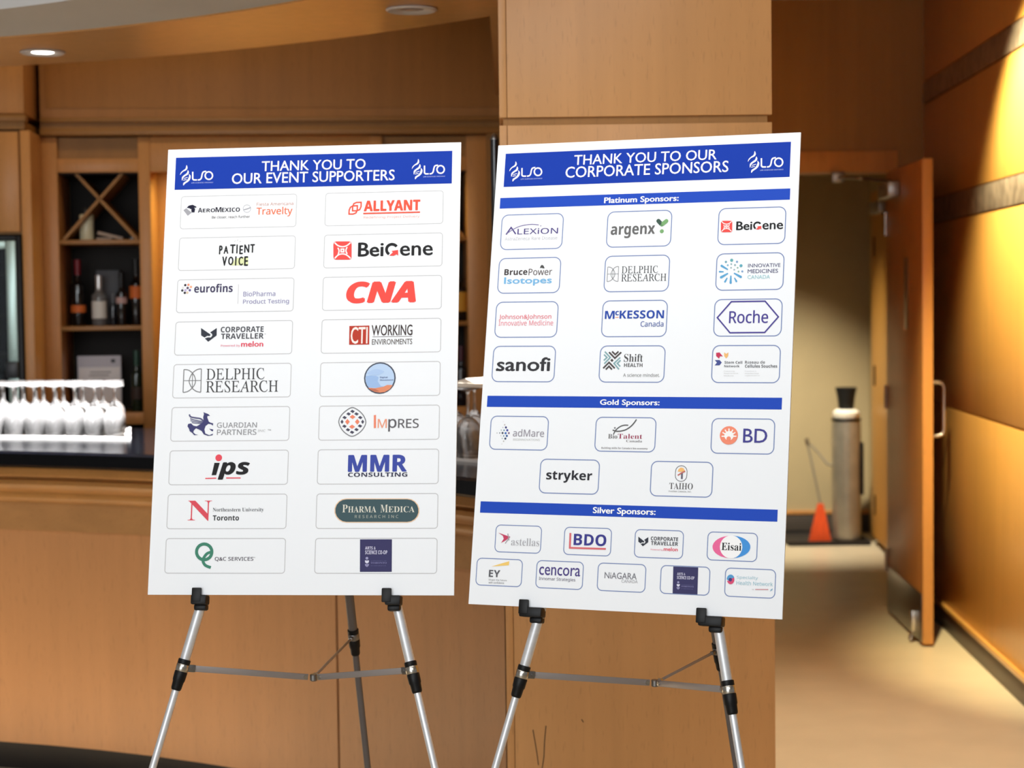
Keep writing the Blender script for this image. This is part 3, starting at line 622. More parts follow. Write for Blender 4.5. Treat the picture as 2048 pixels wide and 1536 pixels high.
ART_R=[
("t",2,"THANK YOU TO OUR","B",[255,255,255],162.1,26.4,449.5,46.9),
("t",2,"CORPORATE SPONSORS","B",[255,255,255],145.7,49.8,473.5,72.4),
("s",2,[255,255,255],2.9,[[53.6,48.6],[54.5,63.3],[56.8,65.4],[63.6,65.7]],0,0),
("s",2,[255,255,255],2.9,[[65.3,65.7],[69.8,65.1],[72.6,61.6],[73.9,53.9],[76,49.8],[81.8,48.7]],0,1),
("s",2,[255,255,255],2.9,[[95.6,57.9],[95.5,59.9],[94.8,61.8],[93.7,63.3],[92.2,64.5],[90.4,65.2],[88.4,65.4],[86.4,65.1],[84.5,64.2],[82.8,62.9],[81.5,61.3],[80.6,59.4],[80.2,57.3],[80.3,55.3],[81,53.5],[82.1,51.9],[83.6,50.8],[85.4,50],[87.4,49.9],[89.4,50.2],[91.3,51],[93,52.3],[94.3,54],[95.2,55.9]],1,0),
("p",2,[255,255,255],[[27.5,54.5],[28.5,49.6],[32.9,45.2],[38,41.5],[39.5,34.4],[42.1,40.3],[39.5,44.8],[33.7,47.4],[29.9,50.9]],1),
("p",2,[255,255,255],[[32.2,65.9],[31.8,58.8],[36.2,54.4],[41.3,50.7],[43.3,44.9],[45.6,49.6],[43.5,54],[38.3,57.1],[34.8,60.2]],1),
("p",2,[255,255,255],[[35.6,75.8],[35.5,70.6],[41,66.9],[44.7,62.5],[46.6,56.1],[45.4,52.8],[49.7,56.9],[49.2,63.3],[45.1,68.4],[39.3,72]],1),
("s",2,[255,255,255],1.2,[[35.7,61.8],[43.6,59.5]],0,0),
("s",2,[255,255,255],1.2,[[34.6,65.1],[41.7,63.8]],0,0),
("t",2,"LIFE SCIENCES ONTARIO","B",[190,205,245],52.6,70.3,97.8,72.7),
("s",2,[255,255,255],2.9,[[536.6,47.7],[537.2,62.8],[539.4,65.1],[546.1,65.3]],0,0),
("s",2,[255,255,255],2.9,[[547.8,65.4],[552.2,64.8],[555.1,61.1],[556.4,53.2],[558.6,49],[564.3,47.9]],0,1),
("s",2,[255,255,255],2.9,[[577.7,57.4],[577.5,59.4],[576.9,61.3],[575.7,62.9],[574.2,64.1],[572.4,64.9],[570.5,65.1],[568.5,64.7],[566.7,63.8],[565,62.5],[563.8,60.8],[562.9,58.8],[562.6,56.8],[562.8,54.7],[563.4,52.8],[564.6,51.2],[566.1,50],[567.9,49.2],[569.8,49],[571.8,49.4],[573.7,50.3],[575.3,51.6],[576.6,53.3],[577.4,55.3]],1,0),
("p",2,[255,255,255],[[510.8,53.8],[511.9,48.7],[516.3,44.2],[521.4,40.4],[523.1,33.1],[525.5,39.2],[522.9,43.8],[517.1,46.5],[513.3,50.1]],1),
("p",2,[255,255,255],[[515.3,65.6],[515,58.2],[519.4,53.7],[524.5,49.9],[526.6,44],[528.8,48.7],[526.6,53.3],[521.5,56.5],[517.9,59.7]],1),
("p",2,[255,255,255],[[518.3,75.8],[518.4,70.4],[523.9,66.6],[527.6,62.1],[529.6,55.5],[528.5,52.1],[532.6,56.3],[532,62.9],[527.9,68.1],[522.1,71.9]],1),
("s",2,[255,255,255],1.2,[[518.8,61.3],[526.6,59]],0,0),
("s",2,[255,255,255],1.2,[[517.6,64.8],[524.6,63.4]],0,0),
("t",2,"LIFE SCIENCES ONTARIO","B",[190,205,245],535.2,70.2,579.6,72.6),
("t",2,"Platinum Sponsors:","Bb",[255,255,255],228.6,114.6,378.6,129.9),
("t",2,"Gold Sponsors:","Bb",[255,255,255],242.7,513.3,360.8,527.4),
("t",2,"Silver Sponsors:","Bb",[255,255,255],240.3,720,363.7,735.5),
("t",2,"LEXiON","S",[86,74,134],52.5,172.6,137.2,184.5),
("s",2,[86,74,134],2.7,[[28.8,184.1],[38.6,169.7],[49.2,183.6]],0,0),
("s",2,[128,118,165],1.6,[[29.9,182.3],[42.4,174.3],[58,167.5],[79.9,164.5],[96.6,166.2]],0,1),
("c",2,[150,140,170],100.7,168.1,1.2),
("t",2,"AstraZeneca Rare Disease","S",[205,205,210],26.8,189.5,136.7,196.3),
("t",2,"argenx","Sb",[106,106,106],245.5,173,334.5,197.3),
("s",2,[66,90,80],8.1,[[340.3,164.8],[346.2,171.1]],0,0),
("s",2,[124,172,116],8.1,[[348.1,171.8],[355.8,165.8]],0,0),
("c",2,[124,172,116],348.1,185.4,4),
("c",2,[66,90,80],340.3,164.8,4.1),
("c",2,[124,172,116],356.1,165.5,4),
("c",2,[105,150,105],347.5,172.1,4),
("p",2,[236,84,80],[[467,168.1],[482.7,168.4],[485,169.4],[485.7,171.7],[486.1,187.7],[485.4,190.1],[483.1,190.8],[467.4,190.5],[464.9,189.5],[464.1,187],[463.6,171.5],[464.5,169]],0),
("s",3,[255,255,255],1.5,[[465.1,169.6],[469.4,173.4],[474.8,174.8],[479.9,173.6],[484.4,170]],0,1),
("s",3,[255,255,255],1.5,[[465.8,188.8],[470,184.8],[475.1,183.5],[480.1,184.9],[484.9,189.1]],0,1),
("s",3,[255,255,255],1.5,[[469.3,176],[470.8,179.7],[469.6,185]],0,1),
("s",3,[255,255,255],1.5,[[480.4,175.3],[479,179.6],[480.7,183.6]],0,1),
("p",3,[255,255,255],[[472.4,176.9],[477.2,176.9],[477.3,181.8],[472.5,181.7]],0),
("p",4,[236,84,80],[[474,178.5],[475.7,178.6],[475.7,180.1],[474.1,180.1]],0),
("t",2,"Bei","Bb",[42,42,44],493.5,170.1,524.4,187.4),
("s",2,[42,42,44],3.3,[[539.9,175.8],[539.1,174.9],[538.1,174.1],[537,173.5],[535.8,173.1],[534.5,173],[533.3,173],[532.1,173.3],[530.9,173.8],[530,174.5],[529.1,175.3],[528.5,176.3],[528,177.4],[527.8,178.6],[527.8,179.8],[528.1,181],[528.5,182.2],[529.2,183.2],[530.1,184.1],[531.1,184.9]],0,0),
("p",3,[236,84,80],[[531.4,186.6],[534.1,184.2],[535.5,182.7],[533.8,181.1],[541.8,180],[542.1,187],[539.9,185.2],[536.6,187]],0),
("t",2,"ene","Bb",[42,42,44],543.9,174.6,583.3,187.3),
("t",2,"Bruce","Sb",[66,58,58],30.5,254.5,78.7,266.6),
("t",2,"Power","S",[112,104,104],81.2,254.5,130.1,267.7),
("p",2,[84,84,84],[[103.9,253.5],[105.8,248.6],[108.1,246.9],[111.5,248.7],[114.3,254],[110.6,254.3],[108.5,253.1]],0),
("t",2,"Isotopes","Bb",[122,182,226],30.8,270.8,130.6,288.4),
("s",2,[128,128,130],1,[[243.5,253.7],[243.5,282.7]],0,0),
("s",2,[128,128,130],1,[[243.5,253.7],[249.1,254.6],[254.5,258.6],[258,264.8],[258.2,271.2],[254.8,277.2],[249.4,281.5],[243.5,282.8]],0,1),
("s",2,[128,128,130],1,[[265.3,253.2],[265.7,282.5]],0,0),
("s",2,[128,128,130],1,[[265.3,253.2],[260.2,253.9],[254.6,258.1],[251.3,264.7],[250.9,270.3],[254.8,277.5],[260.6,281.7],[265.7,282.7]],0,1),
("s",2,[128,128,130],0.8,[[243.5,267.9],[265.6,267.8]],0,0),
("s",2,[128,128,130],0.8,[[254.4,259.1],[254.8,277.6]],0,0),
("t",2,"DELPHIC","Ri",[74,74,76],271.8,252.9,344.4,267.4),
("t",2,"RESEARCH","Ri",[74,74,76],271.8,268.7,361.9,283.3),
("p",2,[94,166,212],[[467.6,257.6],[469.7,253.9],[481.8,262.3],[480.6,264.4]],0),
("c",2,[94,166,212],468.7,255.7,2.2),
("p",2,[94,166,212],[[465.6,268.8],[465.5,265.4],[473.2,266.3],[473.3,268.2]],0),
("c",2,[94,166,212],465.5,267.1,1.7),
("p",2,[94,166,212],[[469.9,280.1],[467.4,276],[481,269.4],[482.4,271.6]],0),
("c",2,[94,166,212],468.7,278,2.3),
("p",2,[94,166,212],[[478.2,287.6],[475,285.7],[479.7,278.6],[481.5,279.7]],0),
("c",2,[94,166,212],476.6,286.6,1.8),
("p",2,[94,166,212],[[489.8,289],[485.4,288.8],[486.3,274.9],[488.7,275]],0),
("c",2,[94,166,212],487.6,288.9,2.2),
("p",2,[94,166,212],[[500,285.2],[496.9,286.9],[493.7,279.8],[495.4,278.9]],0),
("c",2,[94,166,212],498.5,286.1,1.8),
("p",2,[94,166,212],[[507.6,275.9],[505.4,279.9],[492.6,271.4],[493.8,269.2]],0),
("c",2,[94,166,212],506.5,277.9,2.3),
("c",2,[100,172,178],487.6,245.3,3),
("c",2,[110,165,185],476.6,248.3,2.2),
("c",2,[130,165,205],498,248.5,2.1),
("c",2,[130,180,205],480.5,254.7,1.8),
("c",2,[150,180,190],487.2,252.8,1.7),
("c",2,[150,180,185],494.4,254.7,1.9),
("c",2,[100,172,190],506.1,256.2,2.9),
("c",2,[150,185,170],499.7,260.1,1.7),
("c",2,[165,185,190],487.1,259.8,1.7),
("c",2,[165,185,195],493.4,263.7,1.7),
("c",2,[150,190,170],501.7,267.3,1.7),
("c",2,[130,165,205],509,267.3,2),
("t",2,"INNOVATIVE","B",[98,98,130],519.6,252.7,581.3,259.9),
("t",2,"MEDICINES","B",[98,98,130],519.3,263.4,577.1,271.1),
("t",2,"CANADA","B",[165,208,214],519.4,274.7,562.4,282.1),
("t",2,"Johnson&Johnson","S",[226,120,130],25.1,345.6,134,357.2),
("t",2,"Innovative Medicine","S",[232,150,160],25.2,357.5,138.6,368.4),
("t",2,"M","Sb",[50,80,170],243,340.7,262.5,356.4),
("t",2,"c","Sb",[50,80,170],263.6,340.9,271.1,349.5),
("s",2,[240,150,90],1.3,[[264.1,353.7],[270.9,353.5]],0,0),
("t",2,"KESSON","Sb",[50,80,170],272.5,340.2,360.7,356.3),
("t",2,"Canada","S",[96,112,170],315.3,361.1,360.7,372.3),
("s",2,[80,72,150],2.7,[[464.9,355.8],[490.6,325.4],[555,325.2],[581.2,355.3],[556.5,384.8],[490.5,385]],1,0),
("t",2,"Roche","S",[80,72,150],487.6,342.2,562.1,367),
("t",2,"sanofi","Bb",[60,60,64],26.8,431.2,137.6,459),
("p",2,[60,60,64],[[25.5,454.2],[30,454.2],[30.3,458.5],[25.8,458.5]],0),
("s",2,[86,80,80],3.2,[[255.4,421.6],[267.7,433.3],[279.9,421.7]],0,0),
("s",2,[86,80,80],3.2,[[261.4,420.2],[268.1,426.3],[274.3,420.2]],0,0),
("s",2,[86,80,80],3.2,[[245.4,453],[256.5,441.6],[268.5,453]],0,0),
("s",2,[86,80,80],3.2,[[250.7,455.5],[256.9,449.1],[263.1,455.4]],0,0),
("s",2,[134,172,178],2.8,[[247,420.5],[258.4,432],[247.1,444.1]],0,0),
("s",2,[134,172,178],2.8,[[245.6,426.2],[251.8,432],[245.6,437.7]],0,0),
("s",2,[134,172,178],2.8,[[278.3,432],[266.5,443.4],[277,455.1]],0,0),
("s",2,[134,172,178],2.8,[[279.3,437.3],[273.1,443.4],[279.2,449.4]],0,0),
("p",2,[74,72,72],[[258.8,437.5],[261.9,434.3],[265.4,437.5],[262.3,440.8]],0),
("t",2,"Shift","R",[82,82,84],286,425.1,323.4,440.4),
("t",2,"HEALTH","Sb",[108,108,110],286.7,443.2,323.4,450.3),
("t",2,"A science mindset.","S",[148,148,148],286,462.6,358.3,469.4),
("p",2,[200,62,94],[[465.7,423.2],[472.2,422.5],[479,430.1],[473.6,429.7],[471.7,434.4],[466,429.4]],0),
("p",2,[242,190,122],[[480.9,422.3],[485.1,425.2],[489.2,422.4],[489,429.4],[485.3,434.1],[481.3,429.4]],0),
("p",2,[78,88,150],[[463.7,437.1],[472.8,436.9],[477.4,441.7],[473.3,447],[463.9,447.3],[468,441.9]],0),
("t",2,"Stem Cell","Sb",[112,112,116],482.5,438.8,516.4,444),
("t",2,"Network","Sb",[112,112,116],482.3,446.3,511.5,450.9),
("t",2,"Réseau de","Sb",[135,135,138],521.6,438.1,559.4,444),
("t",2,"Cellules Souches","Sb",[112,112,116],521.9,445.4,582.8,451.5),
("t",2,"Powering","S",[205,205,205],482.2,457.1,502.5,459.6),
("t",2,"Regenerative","S",[205,205,205],482.4,461.2,509.6,463.7),
("t",2,"Medicine","S",[205,205,205],482.6,465.5,500.9,468),
("t",2,"Propulsons la","S",[205,205,205],522.1,457.1,543.6,459.6),
("t",2,"médecine","S",[205,205,205],522.3,461.1,548.6,463.6),
("t",2,"régénératrice","S",[205,205,205],522.5,465.4,550.5,467.9),
("c",2,[66,66,122],54.2,570,2.1),
("c",2,[76,80,164],57.4,575.5,2.2),
("c",2,[76,116,186],54.3,581.3,2.3),
("c",2,[128,98,130],61,581,1.9),
("c",2,[70,104,162],57.1,586.6,2.2),
("c",2,[62,80,112],54.4,591.9,2.1),
("c",2,[100,146,168],50.7,575.6,1.5),
("c",2,[78,86,104],47.9,581,2.1),
("c",2,[124,152,178],50.7,586.7,1.5),
("c",2,[180,195,195],47.9,591.6,1.3),
("c",2,[172,190,192],45,575.4,1.3),
("c",2,[118,128,136],42.1,581.1,1.2),
("c",2,[202,202,204],36.5,581.2,1.3),
("c",2,[200,190,190],51.2,564.9,1.5),
("c",2,[206,210,216],47.9,570.2,1.3),
("c",2,[198,194,190],51.1,597.1,1.4),
("c",2,[222,222,222],48,602.5,1.1),
("c",2,[208,214,212],45,586.5,1.2),
("c",2,[230,222,226],48.2,558.9,0.8),
("t",2,"adMare","S",[160,156,166],69.4,573,133.6,587.5),
("t",2,"BIOINNOVATIONS","S",[196,196,194],70.7,591.4,125.4,595.4),
("s",2,[98,98,100],2.4,[[271,572.3],[277.5,574.3],[285.7,574.3],[297,571.3],[306.8,564.6],[313.1,557.4],[316.9,551.4]],0,1),
("s",2,[98,98,100],2.2,[[273.2,579.8],[277.4,572.2],[285.2,565.6],[293.2,562.8],[301.4,562.7]],0,1),
("c",2,[140,140,142],275.2,568.2,1.8),
("t",2,"Bio","R",[100,96,96],262.8,580,280.9,588.7),
("t",2,"Talent","R",[160,66,94],281.8,579.4,330.1,588.5),
("t",2,"Canada","R",[120,116,118],299,590.6,330.3,595.1),
("t",2,"Building skills for Canada’s bio-economy","Sb",[142,138,140],250.5,605,341.9,609.4),
("c",2,[246,146,118],497,579.4,17.3),
("s",3,[252,250,248],2.3,[[497.4,581.1],[483.2,581.3]],0,0),
("s",3,[252,250,248],2.3,[[497.4,581.1],[484.7,574]],0,0),
("s",3,[252,250,248],2.3,[[497.4,581.1],[489.3,568.9]],0,0),
("s",3,[252,250,248],2.3,[[497.4,581.1],[496.7,566.6]],0,0),
("s",3,[252,250,248],2.3,[[497.4,581.1],[504.3,568.7]],0,0),
("s",3,[252,250,248],2.3,[[497.4,581.1],[509.3,573.7]],0,0),
("s",3,[252,250,248],2.3,[[497.4,581.1],[511.5,580.9]],0,0),
("c",3,[252,250,248],497.3,580.1,8.8),
("p",4,[246,146,118],[[481.6,582.7],[487.6,587],[494.1,589.8],[500.4,589.7],[506.5,586.7],[512.6,582.3],[510.8,589.8],[504.8,595],[497.5,596.5],[490.1,595.1],[484.1,590.2]],0),
("c",5,[246,146,118],497,585.6,4.2),
("t",2,"BD","B",[74,72,146],524,566.3,569.5,592.5),
("t",2,"stryker","Sb",[52,52,58],142.9,651.2,235.2,675.2),
("s",2,[124,124,128],1.2,[[398.2,648.9],[398.8,644.7],[401.1,641.1],[404.6,638.7],[408.8,637.8],[413.1,638.5],[416.8,640.8],[419.4,644.3],[420.4,648.4],[420.2,656.4],[419.6,660.5],[417.3,664.1],[413.9,666.5],[409.6,667.5],[405.4,666.7],[401.6,664.5],[399,661],[398,656.9]],1,0),
("p",2,[247,192,122],[[402.4,649.1],[403.7,644.4],[408.1,641.3],[412.9,642.4],[416.2,647.1],[410.3,649.5]],0),
("s",2,[196,110,104],2.4,[[402.8,656.2],[409.8,651.6],[416.8,648.2]],0,0),
("s",2,[110,106,122],3.6,[[410.7,651.3],[410.9,663]],0,0),
("t",2,"TAIHO","R",[104,102,104],387.5,670.4,432.8,682.4),
("t",2,"PHARMA CANADA, INC.","S",[150,150,150],386.8,685.1,430.6,688.3),
("p",2,[200,72,104],[[52.2,775],[69.4,780],[77.4,781.8],[68.5,789.2],[59.1,794.6],[64.1,786.3],[62.1,780.8]],0),
("s",2,[170,160,166],1.7,[[71.8,776.2],[75,788.9]],0,0),
("s",2,[170,160,166],1.7,[[76.5,782.2],[67.6,795.3]],0,0),
("t",2,"astellas","R",[178,178,184],79.7,783.9,136.8,798.5),
("t",2,"BDO","Sb",[66,66,144],205.6,771.7,270.2,793.7),
("s",2,[222,112,118],3.8,[[198.2,770.9],[198.7,800.2]],0,0),
("s",2,[222,112,118],3.5,[[197.4,799],[270.1,798.6]],0,0),
("p",2,[58,62,72],[[332.4,773.3],[344.5,781.9],[343.7,783.9],[340.4,783.5],[337.3,785.7],[332.9,782.9]],0),
("p",2,[58,62,72],[[351.8,773.6],[352.1,783.1],[342,791.1],[337.6,786.9],[341.2,785.6],[345.2,785.7],[346.8,782.9],[346.1,780.9],[343.9,779.2]],0),
("t",2,"CORPORATE","Sb",[84,84,90],356.8,772.3,409.4,779.4),
("t",2,"TRAVELLER","Sb",[84,84,90],357.5,781,409.7,787.9),
("t",2,"™","S",[170,170,170],410.4,781.6,412.3,782.7),
("t",2,"Powered by","S",[228,130,150],357.7,795,381.4,798.5),
("t",2,"melon","Bb",[228,80,100],382.5,791.1,409.6,798.2),
("p",2,[238,110,160],[[510,765.6],[504.7,766.1],[497.3,767.5],[490.4,769.8],[484.6,772.9],[480,776.7],[476.9,780.9],[475.4,785.4],[475.6,789.9],[477.5,794.3],[481,798.3],[485.9,801.7],[492,804.4],[499,806.2],[506.5,807.1],[511.9,807.1]],0),
("p",2,[76,152,224],[[510,765.6],[515.4,765.7],[522.9,766.6],[529.9,768.5],[535.9,771.2],[540.8,774.6],[544.2,778.6],[546.1,782.9],[546.2,787.4],[544.8,791.9],[541.7,796.1],[537.1,799.8],[531.3,802.9],[524.6,805.2],[517.1,806.7],[511.9,807.1]],0),
("c",3,[252,252,253],510.3,786.4,21.1),
("t",4,"Eisai","Rb",[44,44,46],492.5,778.9,529.6,793),
("p",2,[247,208,116],[[42.5,840.3],[78.3,828.9],[77.9,836.7]],0),
("t",2,"EY","Sb",[98,98,104],38.1,846.9,61.2,860.4),
("t",2,"Shape the future","S",[150,150,152],38.3,864.1,75.7,868.2),
("t",2,"with confidence","S",[150,150,152],38.6,868.9,70.4,873),
("t",2,"cencora","B",[82,70,136],139.9,836.5,222.2,852.5),
("t",2,"Innomar Strategies","S",[130,126,142],140.5,856.1,213.4,863.8),
("t",2,"NiAGARA","B",[130,130,138],270.4,841.9,333.2,853.8),
("t",2,"CANADA","B",[178,178,182],303.9,854.6,335.6,860.4),
("p",2,[64,62,102],[[402.6,826.5],[450.1,826.4],[450.9,876],[403.7,876.1]],0),
("t",3,"ARTS &","Sb",[208,206,228],410.6,837.3,426.3,842.1),
("t",3,"SCIENCE CO-OP","Sb",[208,206,228],410.7,843.3,443.7,849.2),
("c",3,[160,158,196],413.6,855.3,2),
("p",3,[222,222,240],[[410.7,858.9],[412.5,858.5],[413.8,859.2],[415.1,858.5],[417,858.9],[416.4,861.9],[413.9,863.4],[411.3,861.9]],0),
("p",3,[150,148,186],[[410.8,864],[417.2,864],[416.5,866.8],[414,868.9],[411.3,866.8]],0),
("t",3,"UNIVERSITY OF","R",[104,104,146],419.5,858.7,443.1,860),
("t",3,"TORONTO","R",[140,138,184],419.6,861.1,443.1,863.7),
("t",3,"SCARBOROUGH","R",[104,104,146],419.6,866,442.3,867.4),
("p",2,[92,160,212],[[504.7,846.1],[504.7,845.2],[505,843.1],[505.8,841.1],[506.9,839.4],[508.4,838.1],[510,837.3],[511.8,837],[513.6,837.2],[515.3,838],[516.8,839.3],[518,840.9],[518.9,842.9],[518.2,842.3],[512,845.3],[508.6,848.6]],0),
("p",2,[222,84,122],[[505.3,848.5],[508.6,848.6],[512,845.3],[518.4,842.1],[519,845.5],[518.9,847.8],[518.3,850],[517.3,851.9],[515.9,853.4],[514.3,854.3],[512.6,854.8],[510.8,854.6],[509,853.8],[507.5,852.5],[506.3,850.8],[505.4,848.7]],0),
("c",3,[84,66,124],511.5,846.4,3.2),
("t",2,"Specialty","S",[176,206,218],523.1,838.4,562.8,845.6),
("t",2,"Health Network","S",[166,202,214],523,847.7,590.5,855.1),
("t",2,"by","S",[190,180,182],552.8,861.2,556.1,863.6),
("s",2,[212,160,166],1.8,[[558.5,862.1],[582.6,861.3]],0,0),
("p",2,[140,180,206],[[585.7,864.8],[587.4,860.8],[590.6,859],[590.1,862.2]],0),
]

for row in ART_L + ART_R:
    if row[0] == 't':
        glyphs(row[2], row[3])

# ------------------------------------------------------------------ palette
WOOD = wood('maple_veneer', 'cc9054')
WOODP = wood('maple_veneer_pillar', 'd29c64', amp=0.07)
WOODB = wood('maple_bar', 'ae7e54', amp=0.07)
WOODR = wood('maple_veneer_corridor', 'd4a054', rough=0.3, coat=0.4)
WOODD = wood('maple_cabinet', 'a4743a', rough=0.5, coat=0.0)
WOODH = wood('maple_molding', 'a0713c', axis='x')
BLACK = mat('black_plastic', '0b0b0d', 0.45, spec=0.35)
STONE = mat('black_granite', '05060a', 0.14, spec=0.25, noise=0.3, nscale=(60, 60, 60))
ALU = mat('brushed_aluminium', 'e4e6ea', 0.42, metal=0.6, noise=0.05, nscale=(4, 4, 60))
ALUD = mat('grey_steel', '8f8d8c', 0.38, metal=1.0)
GREYT = mat('dark_grey_tube', '6a6462', 0.5, metal=0.2)
CHROME = mat('satin_steel', 'c8c4bc', 0.25, metal=1.0)
PLASTER = mat('grey_plaster', 'c6c4c2', 0.9, noise=0.03, nscale=(3, 3, 3))
VINYL = mat('beige_vinyl', 'c4b498', 0.38, noise=0.05, nscale=(5, 5, 5), spec=0.5)
COVE = mat('dark_vinyl_cove', '4e4640', 0.5)
BEIGE = mat('beige_paint', 'b5a27c', 0.8, noise=0.03, nscale=(4, 4, 4))
BRONZE = mat('mottled_bronze', '94877a', 0.4, metal=0.6, noise=0.45, nscale=(22, 22, 14))
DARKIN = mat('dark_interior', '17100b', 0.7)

# ------------------------------------------------------------------ setting
structure(MB().box((-6, -3, -0.1), (4.5, 12.6, 0)).build('floor', VINYL))
structure(MB().box((-6, -3, 2.92), (4.5, 9.0, 3.02)).build('ceiling', PLASTER))

BC = Vector((-2.66, 2.625))            # centre of the curved bar, its soffit and its lamps
X_END = -0.027                         # where all of them meet the pillar


def sweep(mb, prof, phi0=-12.0, xend=X_END, n=56):
    """Profile [(radius, z)] swept round the bar's centre from angle phi0 to the plane X = xend."""
    m = len(prof); vs = []
    for i in range(n + 1):
        for r, z in prof:
            pe = math.degrees(math.asin((xend - BC.x) / r))
            a = R(phi0 + (pe - phi0) * i / n)
            vs.append((BC.x + r * math.sin(a), BC.y + r * math.cos(a), z))
    fs = []
    for i in range(n):
        for j in range(m):
            j2 = (j + 1) % m
            fs.append([i * m + j, i * m + j2, (i + 1) * m + j2, (i + 1) * m + j])
    fs += [list(range(m))[::-1], [n * m + j for j in range(m)]]
    return mb.add(vs, fs)


def sector(mb, r0, r1, z0, z1, a0, a1, n=20):
    vs = []
    for i in range(n + 1):
        a = R(a0 + (a1 - a0) * i / n); s, c = math.sin(a), math.cos(a)
        for r, z in ((r0, z0), (r1, z0), (r1, z1), (r0, z1)):
            vs.append((BC.x + r * s, BC.y + r * c, z))
    fs = [[i * 4 + j, i * 4 + (j + 1) % 4, i * 4 + 4 + (j + 1) % 4, i * 4 + 4 + j] for i in range(n) for j in range(4)]
    fs += [[0, 1, 2, 3][::-1], [n * 4 + j for j in range(4)]]
    return mb.add(vs, fs)


def pol(r, deg, z=0.0):
    return Vector((BC.x + r * math.sin(R(deg)), BC.y + r * math.cos(R(deg)), z))


# soffit over the bar: wooden underside, plaster band in front of it, step up to the ceiling
s = MB(); sweep(s, [(3.105, 2.32), (3.664, 2.32), (3.664, 2.50), (3.105, 2.50)], xend=-0.05)
s.box((-0.05, 5.06, 2.32), (0.66, 7.2, 2.50)); s.box((-0.05, 4.9, 2.32), (-0.026, 5.06, 2.50))
structure(s.build('ceiling_soffit', wood('maple_soffit', 'd09a5e', rough=0.3, coat=0.35)))
s = MB(); sweep(s, [(2.70, 2.325), (3.105, 2.325), (3.105, 2.50), (2.76, 2.50), (2.76, 2.92), (2.70, 2.92)])
structure(s.build('ceiling_bulkhead', PLASTER))

# pillar: core, two veneer faces with a recessed joint between them, edge strips
pc = MB().box((-0.014, 4.562, 0), (0.645, 5.05, 2.92)).build('pillar', WOODD); structure(pc)
for z0, z1 in ((0.0, 1.950), (1.969, 2.92)):
    f = MB().box((-0.0235, 4.55, z0), (-0.0045, 5.06, z1), 0.0015)
    f.build('pillar_edge', WOODP, pc)
    f = MB().box((-0.0035, 4.55, z0), (0.655, 4.565, z1), 0.0015)
    f.build('pillar_panel', WOODP, pc)
for k, pts in enumerate((((0.042, 0.43), (0.047, 0.40), (0.052, 0.365), (0.055, 0.34)), ((0.075, 0.44), (0.071, 0.40), (0.069, 0.36), (0.064, 0.33)), ((0.165, 0.455), (0.17, 0.448)))):
    mb = MB()
    for (a, b), (c, d) in zip(pts, pts[1:]):
        mb.tube((a, 4.5498, b), (c, 4.5498, d), 0.0012, seg=6)
    mb.build('scuff', mat('dark_scuff', '4a3224', 0.7), pc)

# wall with the doorway, storage room behind it
s = MB()
s.box((-0.1, 8.70, 0), (0.25, 8.85, 2.92)); s.box((0.25, 8.70, 2.20), (1.845, 8.85, 2.92)); s.box((1.845, 8.70, 0), (2.15, 8.85, 2.92))
wb = structure(s.build('wall_back', wood('maple_dark_wall', '9c7038', rough=0.5)))
t1 = MB().box((0.25, 8.68, 2.10), (1.845, 8.86, 2.20), 0.004)
structure(t1.build('trim_1', WOOD))
t2 = MB().box((1.83, 8.68, 0), (1.875, 8.86, 2.10), 0.004)
structure(t2.build('trim_2', WOOD))
s = MB().box((-0.6, 11.56, 0), (2.6, 11.7, 2.72)); structure(s.build('wall_store', BEIGE))
s = MB().box((2.27, 8.86, 0), (2.42, 11.56, 2.72)); structure(s.build('wall_store_right', BEIGE))
s = MB().box((-0.6, 8.86, 0), (-0.45, 11.56, 2.72)); structure(s.build('wall_store_left', BEIGE))
structure(MB().box((-0.6, 8.86, 2.72), (2.6, 11.7, 2.8)).build('ceiling_store', PLASTER))
s = MB().box((-0.45, 11.545, 0), (2.27, 11.56, 0.12), 0.003); bs = structure(s.build('baseboard_store', COVE))
MB().box((-0.45, 11.54, 0.12), (2.27, 11.56, 0.145), 0.003).build('cap_strip', WOOD, bs)
structure(MB().box((0.5, 5.06, 0), (0.62, 8.70, 2.92)).build('wall_middle', WOODD))  # unseen wall, added to stop light leaking past the back bar

# corridor wall on the right: boards between two metal bands
wd = Vector((0.0487, 1, 0)).normalized(); wn = Vector((1, -0.0487, 0)).normalized()
w0 = Vector((1.874, 6.644, 0))
WM = Matrix((wd, wn, Vector((0, 0, 1)))).transposed().to_4x4(); WM.translation = w0   # local x along the wall, y into it
wr = MB().box((-3.2, 0.012, 0), (2.06, 0.15, 2.92), M=WM).build('wall_right', WOODD); structure(wr)
for z0, z1 in ((0.115, 1.008), (1.016, 1.838), (1.958, 2.412), (2.522, 2.92)):
    MB().box((-3.2, 0, z0), (2.05, 0.014, z1), 0.002, M=WM).build('wall_panel', WOODR, wr)
for z0, z1 in ((1.845, 1.952), (2.419, 2.515)):
    MB().box((-3.2, -0.004, z0), (2.05, 0.014, z1), 0.002, M=WM).build('metal_band', BRONZE, wr)
bb_ = MB().box((-3.2, -0.008, 0), (2.05, 0.012, 0.09), 0.003, M=WM).build('baseboard_right', COVE); structure(bb_)
MB().box((-3.2, -0.016, 0.09), (2.05, 0.012, 0.114), 0.004, M=WM).build('cap_strip', WOODR, bb_)

